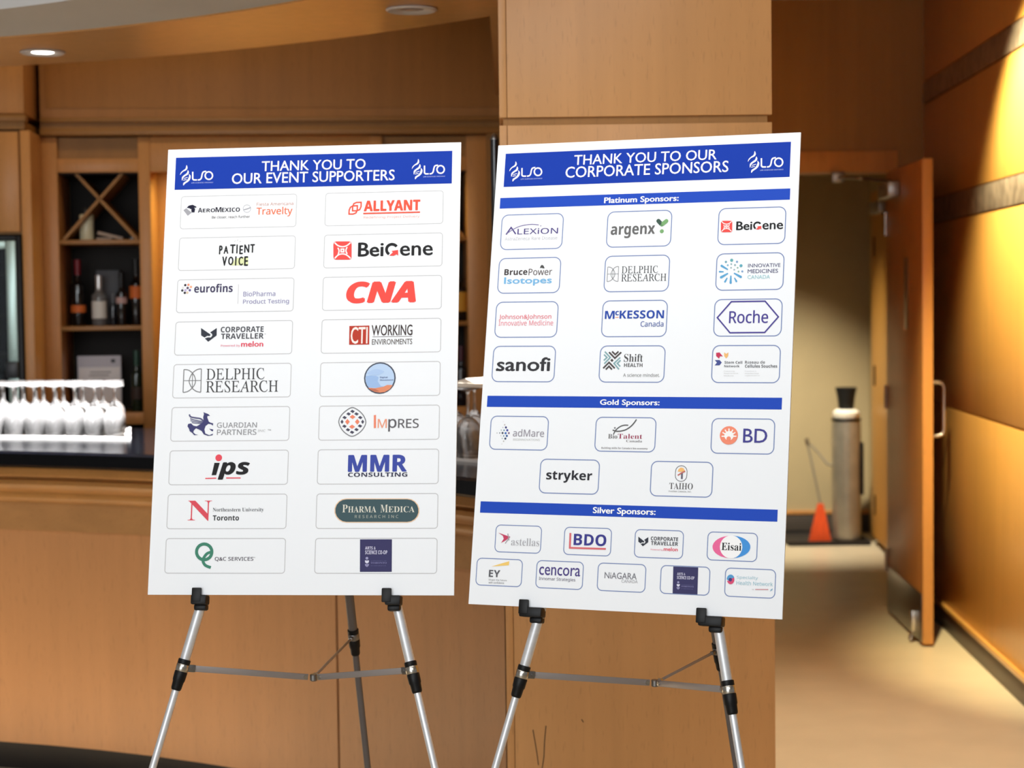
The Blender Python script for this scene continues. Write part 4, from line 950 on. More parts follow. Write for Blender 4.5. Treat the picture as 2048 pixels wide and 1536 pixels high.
# ------------------------------------------------------------------ open door in the doorway
dd = Vector((0.028, 0.87, 0)).normalized(); dn = Vector((dd.y, -dd.x, 0))
DM = Matrix((dd, dn, Vector((0, 0, 1)))).transposed().to_4x4(); DM.translation = Vector((1.753, 7.755, 0))   # x along leaf from its free edge, y through it
DW = wood('door_veneer', 'c48a4c')
door = MB().box((0, 0, 0.012), (0.875, 0.045, 2.092), 0.002, M=DM).build('door_1', DW); structure(door)
MB().box((0.02, -0.0025, 0.014), (0.86, 0.0, 0.225), 0.0008, M=DM).build('kick_plate', mat('kick_plate_steel', '8a8580', 0.3, metal=1.0), door)
MB().box((0.32, -0.002, 1.36), (0.42, 0.0, 1.68), 0.0008, M=DM).build('push_plate', mat('push_plate_satin', 'a08060', 0.35, metal=0.8), door)
h = MB(); hp = [(0.12, 0.045, 1.135), (0.12, 0.09, 1.135), (0.12, 0.108, 1.128), (0.12, 0.115, 1.11), (0.12, 0.115, 0.925), (0.12, 0.108, 0.907), (0.12, 0.09, 0.9), (0.12, 0.045, 0.9)]
h.path([DM @ Vector(p) for p in hp], 0.0095, 12).build('pull_handle', CHROME, door)
k = MB().box((0.10, -0.03, 0.05), (0.135, 0.0, 0.14), 0.004, M=DM); k.tube(DM @ Vector((0.1175, -0.02, 0.06)), DM @ Vector((0.1175, -0.03, 0.018)), 0.006); k.along(DM @ Vector((0.1175, -0.03, 0.03)), (0, 0, -1), [(0, 0.010), (0.017, 0.012), (0.018, 0.011)], 12)
k.build('kick_down_stop', CHROME, door)
k = MB().box((0.52, -0.055, 1.96), (0.80, 0.0, 2.03), 0.008, M=DM).build('door_closer', mat('closer_silver', 'b0b2b0', 0.35, metal=0.7), door)
a = MB(); p0 = DM @ Vector((0.60, -0.03, 2.035)); p1 = Vector((1.60, 8.30, 2.045)); p2 = Vector((1.56, 8.67, 2.075))
a.tube(p0, p1, 0.008, seg=10); a.tube(p1, p2, 0.007, seg=10); a.box((1.53, 8.655, 2.05), (1.59, 8.68, 2.10), 0.004)
a.build('closer_arm', ALUD, k)
for z in (0.25, 1.03, 1.85):
    MB().tube(DM @ Vector((0.882, -0.004, z - 0.055)), DM @ Vector((0.882, -0.004, z + 0.055)), 0.008, seg=12).build('hinge', CHROME, door)

# second door standing open against the store room's side wall
d2 = MB().prism([(2.135, 10.2, 0.05), (2.18, 10.2, 0.05), (2.235, 11.06, 0.05), (2.19, 11.06, 0.05)], (0, 0, 2.08)).build('door_2', wood('door_veneer_yellow', 'c0873a')); structure(d2)  # even veneer colour, a little yellower than the first door
for z in (0.25, 1.03, 1.80):
    MB().tube((2.178, 10.90, z - 0.06), (2.178, 10.90, z + 0.06), 0.009, seg=12).build('hinge', mat('dark_hinge', '3a2a18', 0.5, metal=0.5), d2)
k = MB().box((2.09, 10.35, 1.98), (2.14, 10.62, 2.05), 0.008).build('door_closer', mat('closer_silver', 'b0b2b0', 0.35, metal=0.7), d2)

# ------------------------------------------------------------------ bar
A_BASE = pol(3.37, 30)
bar = thing('bar_counter', (A_BASE.x, A_BASE.y, 0), 'curved wooden bar with black stone top and stepped molding behind the two signs', 'bar')
m = MB(); sweep(m, [(3.26, 1.016), (3.268, 1.008), (4.25, 1.008), (4.25, 1.06), (3.268, 1.06), (3.26, 1.052)]); m.build('countertop', STONE, bar)
m = MB(); sweep(m, [(3.300, 0.976), (3.296, 0.98), (3.296, 1.004), (3.300, 1.008), (3.45, 1.008), (3.45, 0.89), (3.352, 0.89), (3.344, 0.896), (3.338, 0.912), (3.340, 0.922), (3.332, 0.926), (3.318, 0.936), (3.312, 0.950), (3.316, 0.962), (3.328, 0.968), (3.328, 0.976)])
m.build('molding', WOODH, bar)
m = MB(); sweep(m, [(3.364, 0.797), (3.364, 0.889), (3.45, 0.889), (3.45, 0.797)]); m.build('strip_under_molding', wood('maple_strip', 'a0764a', axis='x'), bar)  # strip below the molding, slightly darker and greyer than the panels


def panel(a0, a1):
    mb = MB(); sector(mb, 3.372, 3.40, 0.102, 0.796, a0, a1, 16); return mb


panel(-12, 39.40).build('front_panel', WOODB, bar)
m = MB(); sweep(m, [(3.372, 0.102), (3.372, 0.796), (3.40, 0.796), (3.40, 0.102)], phi0=39.56, n=8); m.build('front_panel', WOODB, bar)
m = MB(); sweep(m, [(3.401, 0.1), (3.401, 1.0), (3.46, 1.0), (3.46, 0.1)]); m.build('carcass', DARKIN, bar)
m = MB(); sweep(m, [(3.43, 0.0), (3.43, 0.1), (3.46, 0.1), (3.46, 0.0)]); m.build('kick_plate', mat('black_kick', '1a1718', 0.4), bar)
m = MB(); sweep(m, [(4.12, 0.0), (4.12, 1.008), (4.16, 1.008), (4.16, 0.0)]); m.build('back_panel', WOODD, bar)

# ------------------------------------------------------------------ lamps in the soffit


def downlight(p, lit, label):
    t = thing('recessed_light', p, label, 'ceiling light', 'round recessed lights in the bar soffit')
    m = MB(); prof = [(0.036, 0.0), (0.069, -0.001), (0.0715, -0.004), (0.066, -0.008), (0.040, -0.005), (0.034, 0.0)]
    n = 32; vs = []
    for r, z in prof:
        for i in range(n):
            a_ = 2 * math.pi * i / n; vs.append((p[0] + r * math.cos(a_), p[1] + r * math.sin(a_), p[2] + z))
    m.add(vs, [[j * n + i, j * n + (i + 1) % n, ((j + 1) % 6) * n + (i + 1) % n, ((j + 1) % 6) * n + i] for j in range(6) for i in range(n)])
    m.build('trim_ring', mat('white_trim_ring', 'c9c4c0', 0.4), t)
    lens = MB().lathe((p[0], p[1], p[2]), [(0.001, -0.005), (0.02, -0.0045), (0.034, -0.003), (0.036, 0.0), (0.001, 0.0)], 24)
    lens.build('lens', mat('lit_lens', 'fff8f0', 0.4, emit=14) if lit else mat('unlit_lens', 'b4aeb0', 0.2, coat=0.5), t)
    return t


downlight((-1.475, 5.809, 2.32), True, 'lit round recessed ceiling light above the glasses')
downlight((-0.264, 5.047, 2.32), False, 'unlit round recessed ceiling light beside the pillar')

# ------------------------------------------------------------------ back bar
TH = R(5.1)
BE = Vector((math.cos(TH), math.sin(TH), 0)); BN = Vector((-math.sin(TH), math.cos(TH), 0))
BM = Matrix((BE, BN, Vector((0, 0, 1)))).transposed().to_4x4(); BM.translation = Vector((-1.87, 7.30, 0))   # x along, y back


def bp(s_, d_, z_):
    return BM @ Vector((s_, d_, z_))


bx = lambda mb, lo, hi, bev=0.0: mb.box(lo, hi, bev, M=BM)
structure(bx(MB(), (-3.0, 0.37, 0), (2.42, 0.50, 2.92)).build('wall_left', WOODD))
# fascia over the cabinets with two rounded ledges
f = MB(); bx(f, (0.0, 0.0, 2.262), (2.40, 0.37, 2.92)); FASC = wood('maple_fascia_shaded', 'ac763e', rough=0.5)  # same maple as the cabinets, its shade put into a darker colour
fa = structure(f.build('trim_3', FASC))
for z0, z1, d0 in ((2.243, 2.262, -0.02), (2.19, 2.218, -0.03)):
    bx(MB(), (0.0, d0, z0), (2.40, 0.06, z1), 0.006).build('ledge', WOODH, fa)
bx(MB(), (0.0, 0.0, 2.216), (2.40, 0.06, 2.245)).build('ledge_backing', WOODD, fa)
bx(MB(), (0.022, -0.004, 2.30), (2.40, 0.0, 2.92), 0.0015).build('fascia_panel', FASC, fa)
f = MB(); bx(f, (-1.6, -0.25, 2.255), (-0.02, 0.37, 2.92), 0.002); fl = structure(f.build('trim_4', WOOD))
bx(MB(), (-1.6, -0.265, 2.222), (-0.012, -0.2, 2.25), 0.006).build('ledge', WOODH, fl)
bx(MB(), (-1.6, -0.25, 2.195), (-0.02, 0.37, 2.225)).build('ledge_backing', WOODD, fl)

# tall cabinet with the bottle fridge
tc_ = thing('tall_cabinet', bp(-0.3, 0.0, 0), 'tall wooden cabinet with panelled door above a glass door fridge', 'cabinet')
c = MB(); bx(c, (-0.038, -0.25, 0), (0.0, 0.37, 2.19), 0.002); c.build('side_panel', WOOD, tc_)
c = MB(); bx(c, (-0.62, -0.25, 0), (-0.58, 0.37, 2.19), 0.002); c.build('side_panel', WOOD, tc_)
c = MB(); bx(c, (-0.58, -0.23, 1.792), (-0.038, 0.37, 2.19)); c.build('upper_box', WOODD, tc_)
dr = MB()
bx(dr, (-0.575, -0.252, 1.80), (-0.495, -0.23, 2.185), 0.003); bx(dr, (-0.125, -0.252, 1.80), (-0.045, -0.23, 2.185), 0.003)
bx(dr, (-0.495, -0.252, 1.80), (-0.125, -0.23, 1.862), 0.003); bx(dr, (-0.495, -0.252, 2.115), (-0.125, -0.23, 2.185), 0.003)
dr = dr.build('door', WOOD, tc_)
bx(MB(), (-0.497, -0.243, 1.86), (-0.123, -0.231, 2.117), 0.004).build('inset_panel', wood('maple_inset', 'c68d4e'), dr)

fr = thing('bar_fridge', bp(-0.3, -0.1, 0), 'black framed glass door bottle fridge inside the tall wooden cabinet', 'fridge')
c = MB(); bx(c, (-0.572, 0.30, 0.05), (-0.045, 0.34, 1.788)); bx(c, (-0.572, -0.2, 0.05), (-0.562, 0.30, 1.788)); bx(c, (-0.055, -0.2, 0.05), (-0.045, 0.30, 1.788)); bx(c, (-0.572, -0.2, 1.778), (-0.045, 0.30, 1.788)); bx(c, (-0.572, -0.2, 0.0), (-0.045, 0.30, 0.06))
c.build('cabinet_body', mat('fridge_black', '101114', 0.5), fr)
c = MB(); bx(c, (-0.572, -0.262, 0.06), (-0.54, -0.21, 1.786), 0.003); bx(c, (-0.062, -0.262, 0.06), (-0.043, -0.21, 1.786), 0.003); bx(c, (-0.54, -0.262, 1.768), (-0.062, -0.21, 1.786), 0.003); bx(c, (-0.54, -0.262, 0.06), (-0.062, -0.21, 0.12), 0.003)
df = c.build('door_frame', BLACK, fr)
c = MB(); bx(c, (-0.100, -0.266, 1.29), (-0.062, -0.225, 1.766), 0.004); bx(c, (-0.100, -0.266, 0.12), (-0.062, -0.225, 1.24), 0.004); bx(c, (-0.54, -0.264, 1.735), (-0.10, -0.225, 1.766), 0.004)
c.build('aluminium_trim', mat('pale_aluminium', 'b9d2cc', 0.35, metal=0.6), df)
c = MB(); bx(c, (-0.108, -0.285, 1.235), (-0.06, -0.255, 1.30), 0.008); c.build('door_catch', mat('grey_catch', '3a3d42', 0.4), df)
c = MB(); bx(c, (-0.54, -0.245, 0.12), (-0.10, -0.239, 1.735)); c.build('glass_pane', glass_mat('fridge_glass', '7c8a90', ior=1.12), df)
for z in (0.45, 0.82, 1.11, 1.31, 1.47, 1.63):
    bx(MB(), (-0.56, -0.18, z), (-0.057, 0.29, z + 0.012)).build('wire_shelf', mat('fridge_shelf', '4a4438', 0.5), fr)


def shelf_unit(s0, s1, xs0, xs1, label):
    """Open wine shelf: posts, header, X divider over two shelves; s0..s1 clear opening, xs = outer faces."""
    t = thing('wine_shelf', bp((s0 + s1) / 2, 0.15, 1.01), label, 'shelf', 'open wine shelves of the back bar')
    bx(MB(), (xs0, 0.0, 1.012), (s0, 0.30, 2.185), 0.002).build('post', WOOD, t)
    bx(MB(), (s1, 0.0, 1.012), (xs1, 0.30, 2.185), 0.002).build('post', WOOD, t)
    bx(MB(), (s0, 0.004, 2.045), (s1, 0.03, 2.10), 0.002).build('header', WOOD, t)
    bx(MB(), (s0, 0.03, 2.10), (s1, 0.06, 2.185)).build('frieze', WOODD, t)
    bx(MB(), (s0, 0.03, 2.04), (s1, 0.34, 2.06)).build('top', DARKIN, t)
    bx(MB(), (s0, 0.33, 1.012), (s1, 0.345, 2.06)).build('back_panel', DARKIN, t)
    for z0, z1 in ((1.758, 1.776), (1.411, 1.429)):
        bx(MB(), (s0, 0.012, z0), (s1, 0.33, z1), 0.002).build('shelf_board', WOODH, t)
    bx(MB(), (s0, 0.0, 1.03), (s1, 0.03, 1.078), 0.002).build('bottom_rail', WOOD, t)
    bx(MB(), (s0, 0.03, 1.058), (s1, 0.33, 1.074)).build('bottom_board', WOODD, t)
    x = MB(); L = s1 - s0; w_ = 0.012; cx = (s0 + s1) / 2; hx = 0.5 * L - 0.012
    for sg in (1, -1):
        a0 = Vector((cx - sg * hx * 0.98, 0, 1.778)); a1 = Vector((cx + sg * hx * 0.62, 0, 2.042))
        d = (a1 - a0).normalized(); n_ = Vector((-d.z, 0, d.x)) * (w_ / 2)
        q = [a0 + n_, a0 - n_, a1 - n_, a1 + n_]
        x.prism([bp(v.x, 0.03, v.z) for v in q], BN * 0.27)
    x.build('x_divider', WOODD, t)
    return t


shelf_unit(0.062, 0.381, 0.0, 0.428, 'open wooden wine shelf with an X divider beside the tall cabinet')
shelf_unit(1.36, 1.702, 1.31, 1.784, 'open wooden wine shelf partly seen in the gap between the two signs')
nb = MB(); bx(nb, (0.428, 0.30, 1.01), (1.31, 0.34, 2.185)); structure(nb.build('wall_niche', WOOD))
bx(MB(), (0.428, 0.004, 2.045), (1.31, 0.03, 2.185), 0.002).build('trim_5', WOOD)
structure(bpy.data.objects['trim_5'])
structure(bx(MB(), (1.784, 0.0, 0), (2.42, 0.37, 2.19)).build('wall_side', WOODD))
bk = thing('back_counter', bp(1.0, 0.0, 0), 'black topped wooden counter under the wine shelves behind the bar', 'counter')
bx(MB(), (0.002, -0.30, 0.975), (1.782, 0.365, 1.010), 0.004).build('countertop', STONE, bk)
bx(MB(), (0.002, -0.26, 0.0), (1.782, 0.365, 0.975)).build('base_cabinet', WOODD, bk)

# things on the shelves (local x, y, height above the floor)


def bottle(s_, d_, z, hgt, rad, glass, cap_m, label, lab=None, neck=0.30, group=None, shoulder=0.12):
    c_ = bp(s_, d_, z)
    t = thing('bottle', c_, label, 'bottle', group)
    hn = hgt * (1 - neck); rn = rad * 0.37
    m = MB().lathe(c_, [(0.001, 0.0), (rad * 0.9, 0.0), (rad, 0.006), (rad, hn - shoulder * hgt), (rad * 0.93, hn - shoulder * hgt * 0.6), (rad * 0.62, hn - 0.012), (rn * 1.05, hn + 0.012), (rn, hn + 0.03), (rn, hgt - 0.03), (rn * 1.15, hgt - 0.028), (rn * 1.15, hgt - 0.008), (rn * 0.9, hgt - 0.006), (0.001, hgt - 0.006)], 24)
    m.build('glass_body', glass, t)
    z0 = hgt - (0.062 if neck > 0.25 else 0.03)
    MB().lathe(c_, [(0.001, hgt + 0.001), (rn * 1.2, hgt + 0.001), (rn * 1.28, hgt - 0.004), (rn * 1.12, z0), (rn * 1.0, z0)], 20).build('cap', cap_m, t)
    if lab:
        a, b, lm = lab
        MB().lathe(c_, [(rad + 0.0002, a), (rad + 0.0008, a), (rad + 0.0008, b), (rad + 0.0002, b)], 24).build('label', lm, t)
    return t


DG = mat('dark_bottle_glass', '0b0d10', 0.08, coat=0.5)
GG = mat('green_bottle_glass', '12281c', 0.08, coat=0.5)
BG = mat('blue_black_glass', '10141f', 0.08, coat=0.5)
CLG = glass_mat('clear_bottle_glass', 'e8ecee', haze=0.25)
ORL = mat('orange_label', 'd0692a', 0.6); PKL = mat('pink_label', 'b89a98', 0.6); WHL = mat('white_label', 'd8d8d4', 0.6)
YRL = mat('yellow_label', 'd8a23a', 0.6)
bottle(0.111, 0.15, 1.429, 0.270, 0.030, DG, mat('dark_red_capsule', '7c1420', 0.4), 'dark wine bottle with red capsule and orange label on the middle shelf', (0.055, 0.085, ORL))
bottle(0.199, 0.12, 1.429, 0.205, 0.029, CLG, mat('silver_cap', 'd8d8d8', 0.3, metal=0.6), 'clear glass spirit bottle with silver cap in front of the grey carton', (0.03, 0.10, WHL))
bottle(0.252, 0.14, 1.429, 0.13, 0.013, BG, mat('grey_cap', '62656c', 0.4), 'small slim blue black bottle beside the clear spirit bottle')
bottle(0.288, 0.13, 1.429, 0.215, 0.022, DG, mat('black_cap', '101010', 0.4), 'dark bottle with small pink label on the middle shelf', (0.09, 0.115, PKL))
bottle(0.345, 0.15, 1.429, 0.270, 0.026, DG, mat('black_cap', '101010', 0.4), 'tall dark bottle with bright orange label against the shelf post', (0.11, 0.16, ORL))
bottle(0.340, 0.15, 1.074, 0.250, 0.024, GG, mat('green_cap', '1c4a38', 0.35), 'dark green glass bottle at the end of the lowest shelf', (0.05, 0.10, mat('dark_label', '3a2c26', 0.6)))
bottle(1.672, 0.12, 1.429, 0.19, 0.032, DG, mat('black_cap', '101010', 0.4), 'squat bottle with yellow label on the shelf between the signs', (0.04, 0.12, YRL), neck=0.2)
bottle(1.676, 0.12, 1.074, 0.25, 0.024, BG, mat('plum_cap', '5a2c3c', 0.4), 'dark bottle with plum cap low on the shelf between the signs')
o = bx(MB(), (0.178, 0.20, 1.430), (0.272, 0.29, 1.657), 0.003).build('carton', mat('grey_carton', '54565a', 0.6)); tag(o, 'grey cardboard carton standing behind the clear spirit bottle', 'box')
jt = thing('lidded_jar', bp(0.155, 0.13, 1.776), 'pale cream jar with dark lid on the top wine shelf', 'jar')
MB().lathe(bp(0.155, 0.13, 1.7765), [(0.001, 0), (0.027, 0), (0.029, 0.004), (0.029, 0.10), (0.026, 0.106), (0.001, 0.106)], 24).build('jar_body', mat('cream_jar', 'eee7c2', 0.35, coat=0.3), jt)
MB().lathe(bp(0.155, 0.13, 1.8826), [(0.001, 0), (0.019, 0), (0.020, 0.004), (0.019, 0.024), (0.016, 0.028), (0.001, 0.028)], 20).build('lid', mat('dark_lid', '2a2c2c', 0.4), jt)
bkM = Matrix.Translation(bp(0.205, 0.13, 1.8135)) @ Matrix.Rotation(TH, 4, 'Z') @ Matrix.Rotation(R(14), 4, 'Y')
bo = thing('book', bp(0.255, 0.13, 1.78), 'thin greyish book leaning on a second book on the top shelf', 'book')
MB().box((0, -0.05, -0.013), (0.105, 0.05, -0.0112), 0.0004, M=bkM).build('cover', mat('mauve_cover', 'a58e84', 0.6), bo)
MB().box((0, -0.05, -0.0018), (0.105, 0.05, 0), 0.0004, M=bkM).build('cover', mat('mauve_cover', 'a58e84', 0.6), bo)
MB().box((0.001, -0.048, -0.0112), (0.103, 0.048, -0.0018), M=bkM).build('pages', mat('book_pages', 'b8a898', 0.7), bo)
b2 = thing('book', bp(0.24, 0.14, 1.7765), 'flat dark book lying under the leaning greyish book', 'book')
bx(MB(), (0.198, 0.085, 1.7765), (0.262, 0.19, 1.7785)).build('cover', mat('brown_cover', '6d5548', 0.6), b2)
bx(MB(), (0.198, 0.085, 1.7865), (0.262, 0.19, 1.7885)).build('cover', mat('brown_cover', '6d5548', 0.6), b2)
bx(MB(), (0.199, 0.087, 1.7785), (0.260, 0.188, 1.7865)).build('pages', mat('book_pages', 'b8a898', 0.7), b2)
bt = MB().lathe(bp(0.338, 0.12, 1.7765), [(0.001, 0), (0.011, 0), (0.012, 0.003), (0.012, 0.011), (0.010, 0.013), (0.001, 0.013)], 20).build('jar_lid', mat('grey_tin', '8e9090', 0.35, metal=0.6)); tag(bt, 'small grey lid lying at the right end of the top shelf', 'lid')
# grey display card with a pale lower half
cd = thing('display_card', bp(0.187, 0.17, 1.074), 'grey and white display card standing on the lowest shelf', 'card')
bx(MB(), (0.099, 0.165, 1.0745), (0.276, 0.175, 1.305), 0.002).build('backing', mat('card_grey', 'd4d2da', 0.6), cd)
bx(MB(), (0.105, 0.1635, 1.0765), (0.272, 0.165, 1.258), 0.0004).build('white_sheet', mat('card_white', 'f8f4f2', 0.6), cd)
m = MB()
for z, a0, a1 in ((1.235, 0.15, 0.235), (1.222, 0.145, 0.225), (1.205, 0.16, 0.21)):
    bx(m, (a0, 0.1629, z), (a1, 0.1635, z + 0.004))
m.build('printed_lines', mat('print_grey', '8c8886', 0.6), cd)
bx(MB(), (0.236, 0.1636, 1.276), (0.252, 0.165, 1.290)).build('printed_mark', mat('print_dark', '3e4046', 0.6), cd)
lm = thing('lemon', bp(0.268, 0.10, 1.0745), 'small yellow lemon in front of the display card', 'fruit')
m = MB(); m.along(bp(0.250, 0.11, 1.0925), BE, [(0, 0.001), (0.003, 0.004), (0.007, 0.011), (0.014, 0.0165), (0.02, 0.0178), (0.026, 0.0165), (0.033, 0.011), (0.037, 0.004), (0.04, 0.001)], 16); m.build('lemon_body', mat('lemon_yellow', 'd6a420', 0.5), lm)

# slim black post standing on the bar beside the pillar
pp = Vector((-0.0400, 5.0, 1.0605)); po = thing('black_post', pp, 'slim black post standing on the bar beside the pillar', 'post')
MB().lathe(pp, [(0.001, 0), (0.0128, 0), (0.0128, 0.010), (0.0120, 0.012), (0.001, 0.012)], 24).build('base', BLACK, po)
MB().lathe(pp, [(0.001, 0.012), (0.0118, 0.012), (0.0118, 0.893), (0.001, 0.893)], 20).build('pole', mat('black_enamel', '16181d', 0.25, coat=0.4), po)
MB().lathe(pp, [(0.0118, 0.893), (0.0122, 0.896), (0.008, 0.904), (0.005, 0.910), (0.001, 0.912)], 16).build('cap', ALUD, po)

# ------------------------------------------------------------------ glasses upside down on trays
GLM = glass_mat('stemware_glass', 'ffffff', haze=0.17)  # clear glass; the white haze mixed in stands for its bright glare
TRAY = mat('white_tray', 'f0f0f0', 0.4)


def end_angle(r, k):
    """Angle at which the circle of radius r meets the line X = k Y."""
    lo, hi = 0.0, 60.0
    for _ in range(40):
        mid = (lo + hi) / 2; p = pol(r, mid)
        if p.x > k * p.y: hi = mid
        else: lo = mid
    return lo


def slant_sector(mb, r0, r1, z0, z1, k0, k1, n=14):
    vs = []
    for i in range(n + 1):
        for r, z in ((r0, z0), (r1, z0), (r1, z1), (r0, z1)):
            a0, a1 = (end_angle(r, k) for k in (k0, k1)); p = pol(r, a0 + (a1 - a0) * i / n, z); vs.append(p)
    fs = [[i * 4 + j, i * 4 + (j + 1) % 4, i * 4 + 4 + (j + 1) % 4, i * 4 + 4 + j] for i in range(n) for j in range(4)]
    fs += [[3, 2, 1, 0], [n * 4 + j for j in range(4)]]
    mb.add(vs, fs)


def tray(k0, k1, r0, r1, label):
    c_ = pol((r0 + r1) / 2, end_angle((r0 + r1) / 2, (k0 + k1) / 2), 1.0603)
    m = MB(); slant_sector(m, r0, r1, 1.0603, 1.066, k0, k1)
    slant_sector(m, r0, r0 + 0.008, 1.066, 1.069, k0, k1); slant_sector(m, r1 - 0.008, r1, 1.066, 1.069, k0, k1)
    return tag(m.build('serving_tray', TRAY, None, loc=c_), label, 'tray')


tray(-0.36, -0.2105, 3.73, 4.17, 'long white tray under the crowd of upturned glasses')
tray(-0.062, -0.0165, 3.55, 3.86, 'white tray under the glasses seen between the two signs')


def glass_proto():
    t = thing('wine_glass', (0, 0, 0), '', 'glass')
    # upturned: rim at the bottom, foot on top; outer then inner surface of the bowl
    prof = [(0.0300, 0.0), (0.0312, 0.001), (0.0345, 0.018), (0.0378, 0.040), (0.0381, 0.055), (0.0350, 0.075), (0.0245, 0.093), (0.0120, 0.102), (0.0062, 0.108), (0.0001, 0.109),
            (0.0001, 0.101), (0.0105, 0.0985), (0.0228, 0.0905), (0.0335, 0.0735), (0.0371, 0.055), (0.0368, 0.040), (0.0331, 0.018), (0.0298, 0.001)]
    MB().lathe((0, 0, 0), prof[:], 26).build('bowl', GLM, t)
    MB().lathe((0, 0, 0), [(0.0001, 0.107), (0.0058, 0.108), (0.0042, 0.118), (0.0040, 0.158), (0.0060, 0.168), (0.0001, 0.169)], 14).build('stem', GLM, t)
    MB().lathe((0, 0, 0), [(0.0001, 0.166), (0.0080, 0.168), (0.0320, 0.1735), (0.0335, 0.175), (0.0320, 0.1762), (0.0001, 0.1765)], 26).build('foot', GLM, t)
    return t


proto = glass_proto(); used = [False]


def put_glass(p, label, group):
    g = proto if not used[0] else copy_tree(proto)
    used[0] = True
    g.location = p; g['label'] = label; g['group'] = group
    return g


G1 = 'upturned glasses crowded on the long tray'
for j, r_ in enumerate((3.778, 3.858, 3.938, 4.018, 4.098)):
    step = math.degrees(0.0785 / r_)
    a = end_angle(r_, -0.2190 - 0.001 * (j % 2)) - (0.5 * step if j % 2 else 0)
    i = 0
    while pol(r_, a).x > -0.335 * pol(r_, a).y:
        if j == 0 and i == 0: lab = 'upturned stemmed glass at the front right corner of the long tray'
        elif j == 0: lab = 'upturned stemmed glass in the front row on the long white tray'
        else: lab = 'upturned stemmed glass in the rows behind on the long white tray'
        put_glass(pol(r_, a, 1.0662), lab, G1 + (', front row' if j == 0 and i else ', back rows' if j else ''))
        a -= step; i += 1
for j, r_ in enumerate((3.60, 3.685, 3.77)):
    step = math.degrees(0.082 / r_); a = end_angle(r_, -0.0245 if j == 0 else -0.021)
    for i in range(2):
        g_ = put_glass(pol(r_, a, 1.0662), 'upturned stemmed glass on the small tray between the two signs', 'upturned glasses between the two signs')
        g_.scale = (1.08, 1.08, 1.14)
        a -= step
nk = thing('folded_napkin', pol(3.63, 44.6, 1.268), 'folded cream napkin lying on the glasses between the two signs', 'napkin')
m = MB(); NMx = Matrix.Translation(pol(3.63, 45.0, 1.268)) @ Matrix.Rotation(R(-38), 4, 'Z')
for k in range(3):
    m.box((-0.075 + 0.004 * k, -0.05, 0.001 + 0.0042 * k), (0.065 - 0.003 * k, 0.055 - 0.004 * k, 0.005 + 0.0042 * k), 0.0015, M=NMx)
m.prism([NMx @ Vector(v) for v in ((-0.06, -0.045, 0.0135), (0.02, -0.045, 0.0135), (-0.015, -0.045, 0.026))], NMx.to_3x3() @ Vector((0, 0.085, 0)))
m.build('cloth', mat('cream_linen', 'f8f0e4', 0.9), nk)

# ------------------------------------------------------------------ store room: gas cylinder, broom, tray
cy = Vector((2.032, 11.05, 0.028)); g = thing('gas_cylinder', cy, 'tall silver gas cylinder with black hood in the store room', 'gas cylinder')
MB().lathe(cy, [(0.001, 0), (0.082, 0), (0.088, 0.008), (0.0885, 0.70), (0.086, 0.725), (0.001, 0.726)], 36).build('tank', mat('worn_silver_tank', 'aca494', 0.36, metal=0.65, noise=0.15, nscale=(10, 10, 10)), g)
MB().lathe(cy, [(0.086, 0.722), (0.090, 0.725), (0.090, 0.735), (0.084, 0.74), (0.001, 0.741)], 30).build('dark_band', BLACK, g)
MB().lathe(cy, [(0.080, 0.740), (0.082, 0.744), (0.080, 0.775), (0.062, 0.792), (0.001, 0.795)], 30).build('collar', mat('white_collar', 'e4dccb', 0.5), g)
MB().lathe(cy, [(0.040, 0.79), (0.046, 0.80), (0.052, 0.86), (0.066, 0.925), (0.058, 0.92), (0.001, 0.912)], 18).build('valve_hood', mat('black_bag', '0c0c0c', 0.6), g)
hs = MB(); hs.path([cy + Vector(v) for v in ((-0.085, -0.03, 0.45), (-0.12, -0.02, 0.46), (-0.16, 0.03, 0.52), (-0.2, 0.1, 0.57))], 0.006, 8); hs.build('hose', mat('grey_hose', '6e6455', 0.6), g)
MB().box((2.105, 11.0, 0.3), (2.13, 11.1, 0.62), 0.006).build('side_bracket', BLACK, g)
ty = Vector((1.895, 11.1, 0.0)); t = MB(); t.box((1.66, 10.94, 0.0005), (2.16, 11.50, 0.012), 0.004)
for lo, hi in (((1.66, 10.94, 0.012), (2.16, 10.955, 0.028)), ((1.66, 11.485, 0.012), (2.16, 11.50, 0.028)), ((1.66, 10.955, 0.012), (1.675, 11.485, 0.028)), ((2.145, 10.955, 0.012), (2.16, 11.485, 0.028))):
    t.box(lo, hi)
tag(t.build('boot_tray', mat('black_rubber_tray', '221d1b', 0.6), None, loc=ty), 'flat black rubber tray under the gas cylinder and broom', 'tray')
cy.z = 0.0
bz = Vector((1.866, 11.03, 0.0125)); br = thing('broom', bz, 'orange broom with thin grey stick beside the gas cylinder', 'broom')
m = MB(); w0_, w1_ = 0.066, 0.016
m.add([bz + Vector(v) for v in ((-w0_, -0.03, 0), (w0_, -0.03, 0), (w0_, 0.03, 0), (-w0_, 0.03, 0), (-w0_ * 0.9, -0.03, 0.03), (w0_ * 0.9, -0.03, 0.03), (w0_ * 0.9, 0.03, 0.03), (-w0_ * 0.9, 0.03, 0.03), (-w1_ + 0.004, -0.015, 0.235), (w1_ + 0.004, -0.015, 0.235), (w1_ + 0.004, 0.015, 0.235), (-w1_ + 0.004, 0.015, 0.235))],
      [[3, 2, 1, 0], [0, 1, 5, 4], [1, 2, 6, 5], [2, 3, 7, 6], [3, 0, 4, 7], [4, 5, 9, 8], [5, 6, 10, 9], [6, 7, 11, 10], [7, 4, 8, 11], [8, 9, 10, 11]])
m.build('bristles', mat('orange_bristles', 'e0501c', 0.7, noise=0.25, nscale=(160, 160, 6)), br)
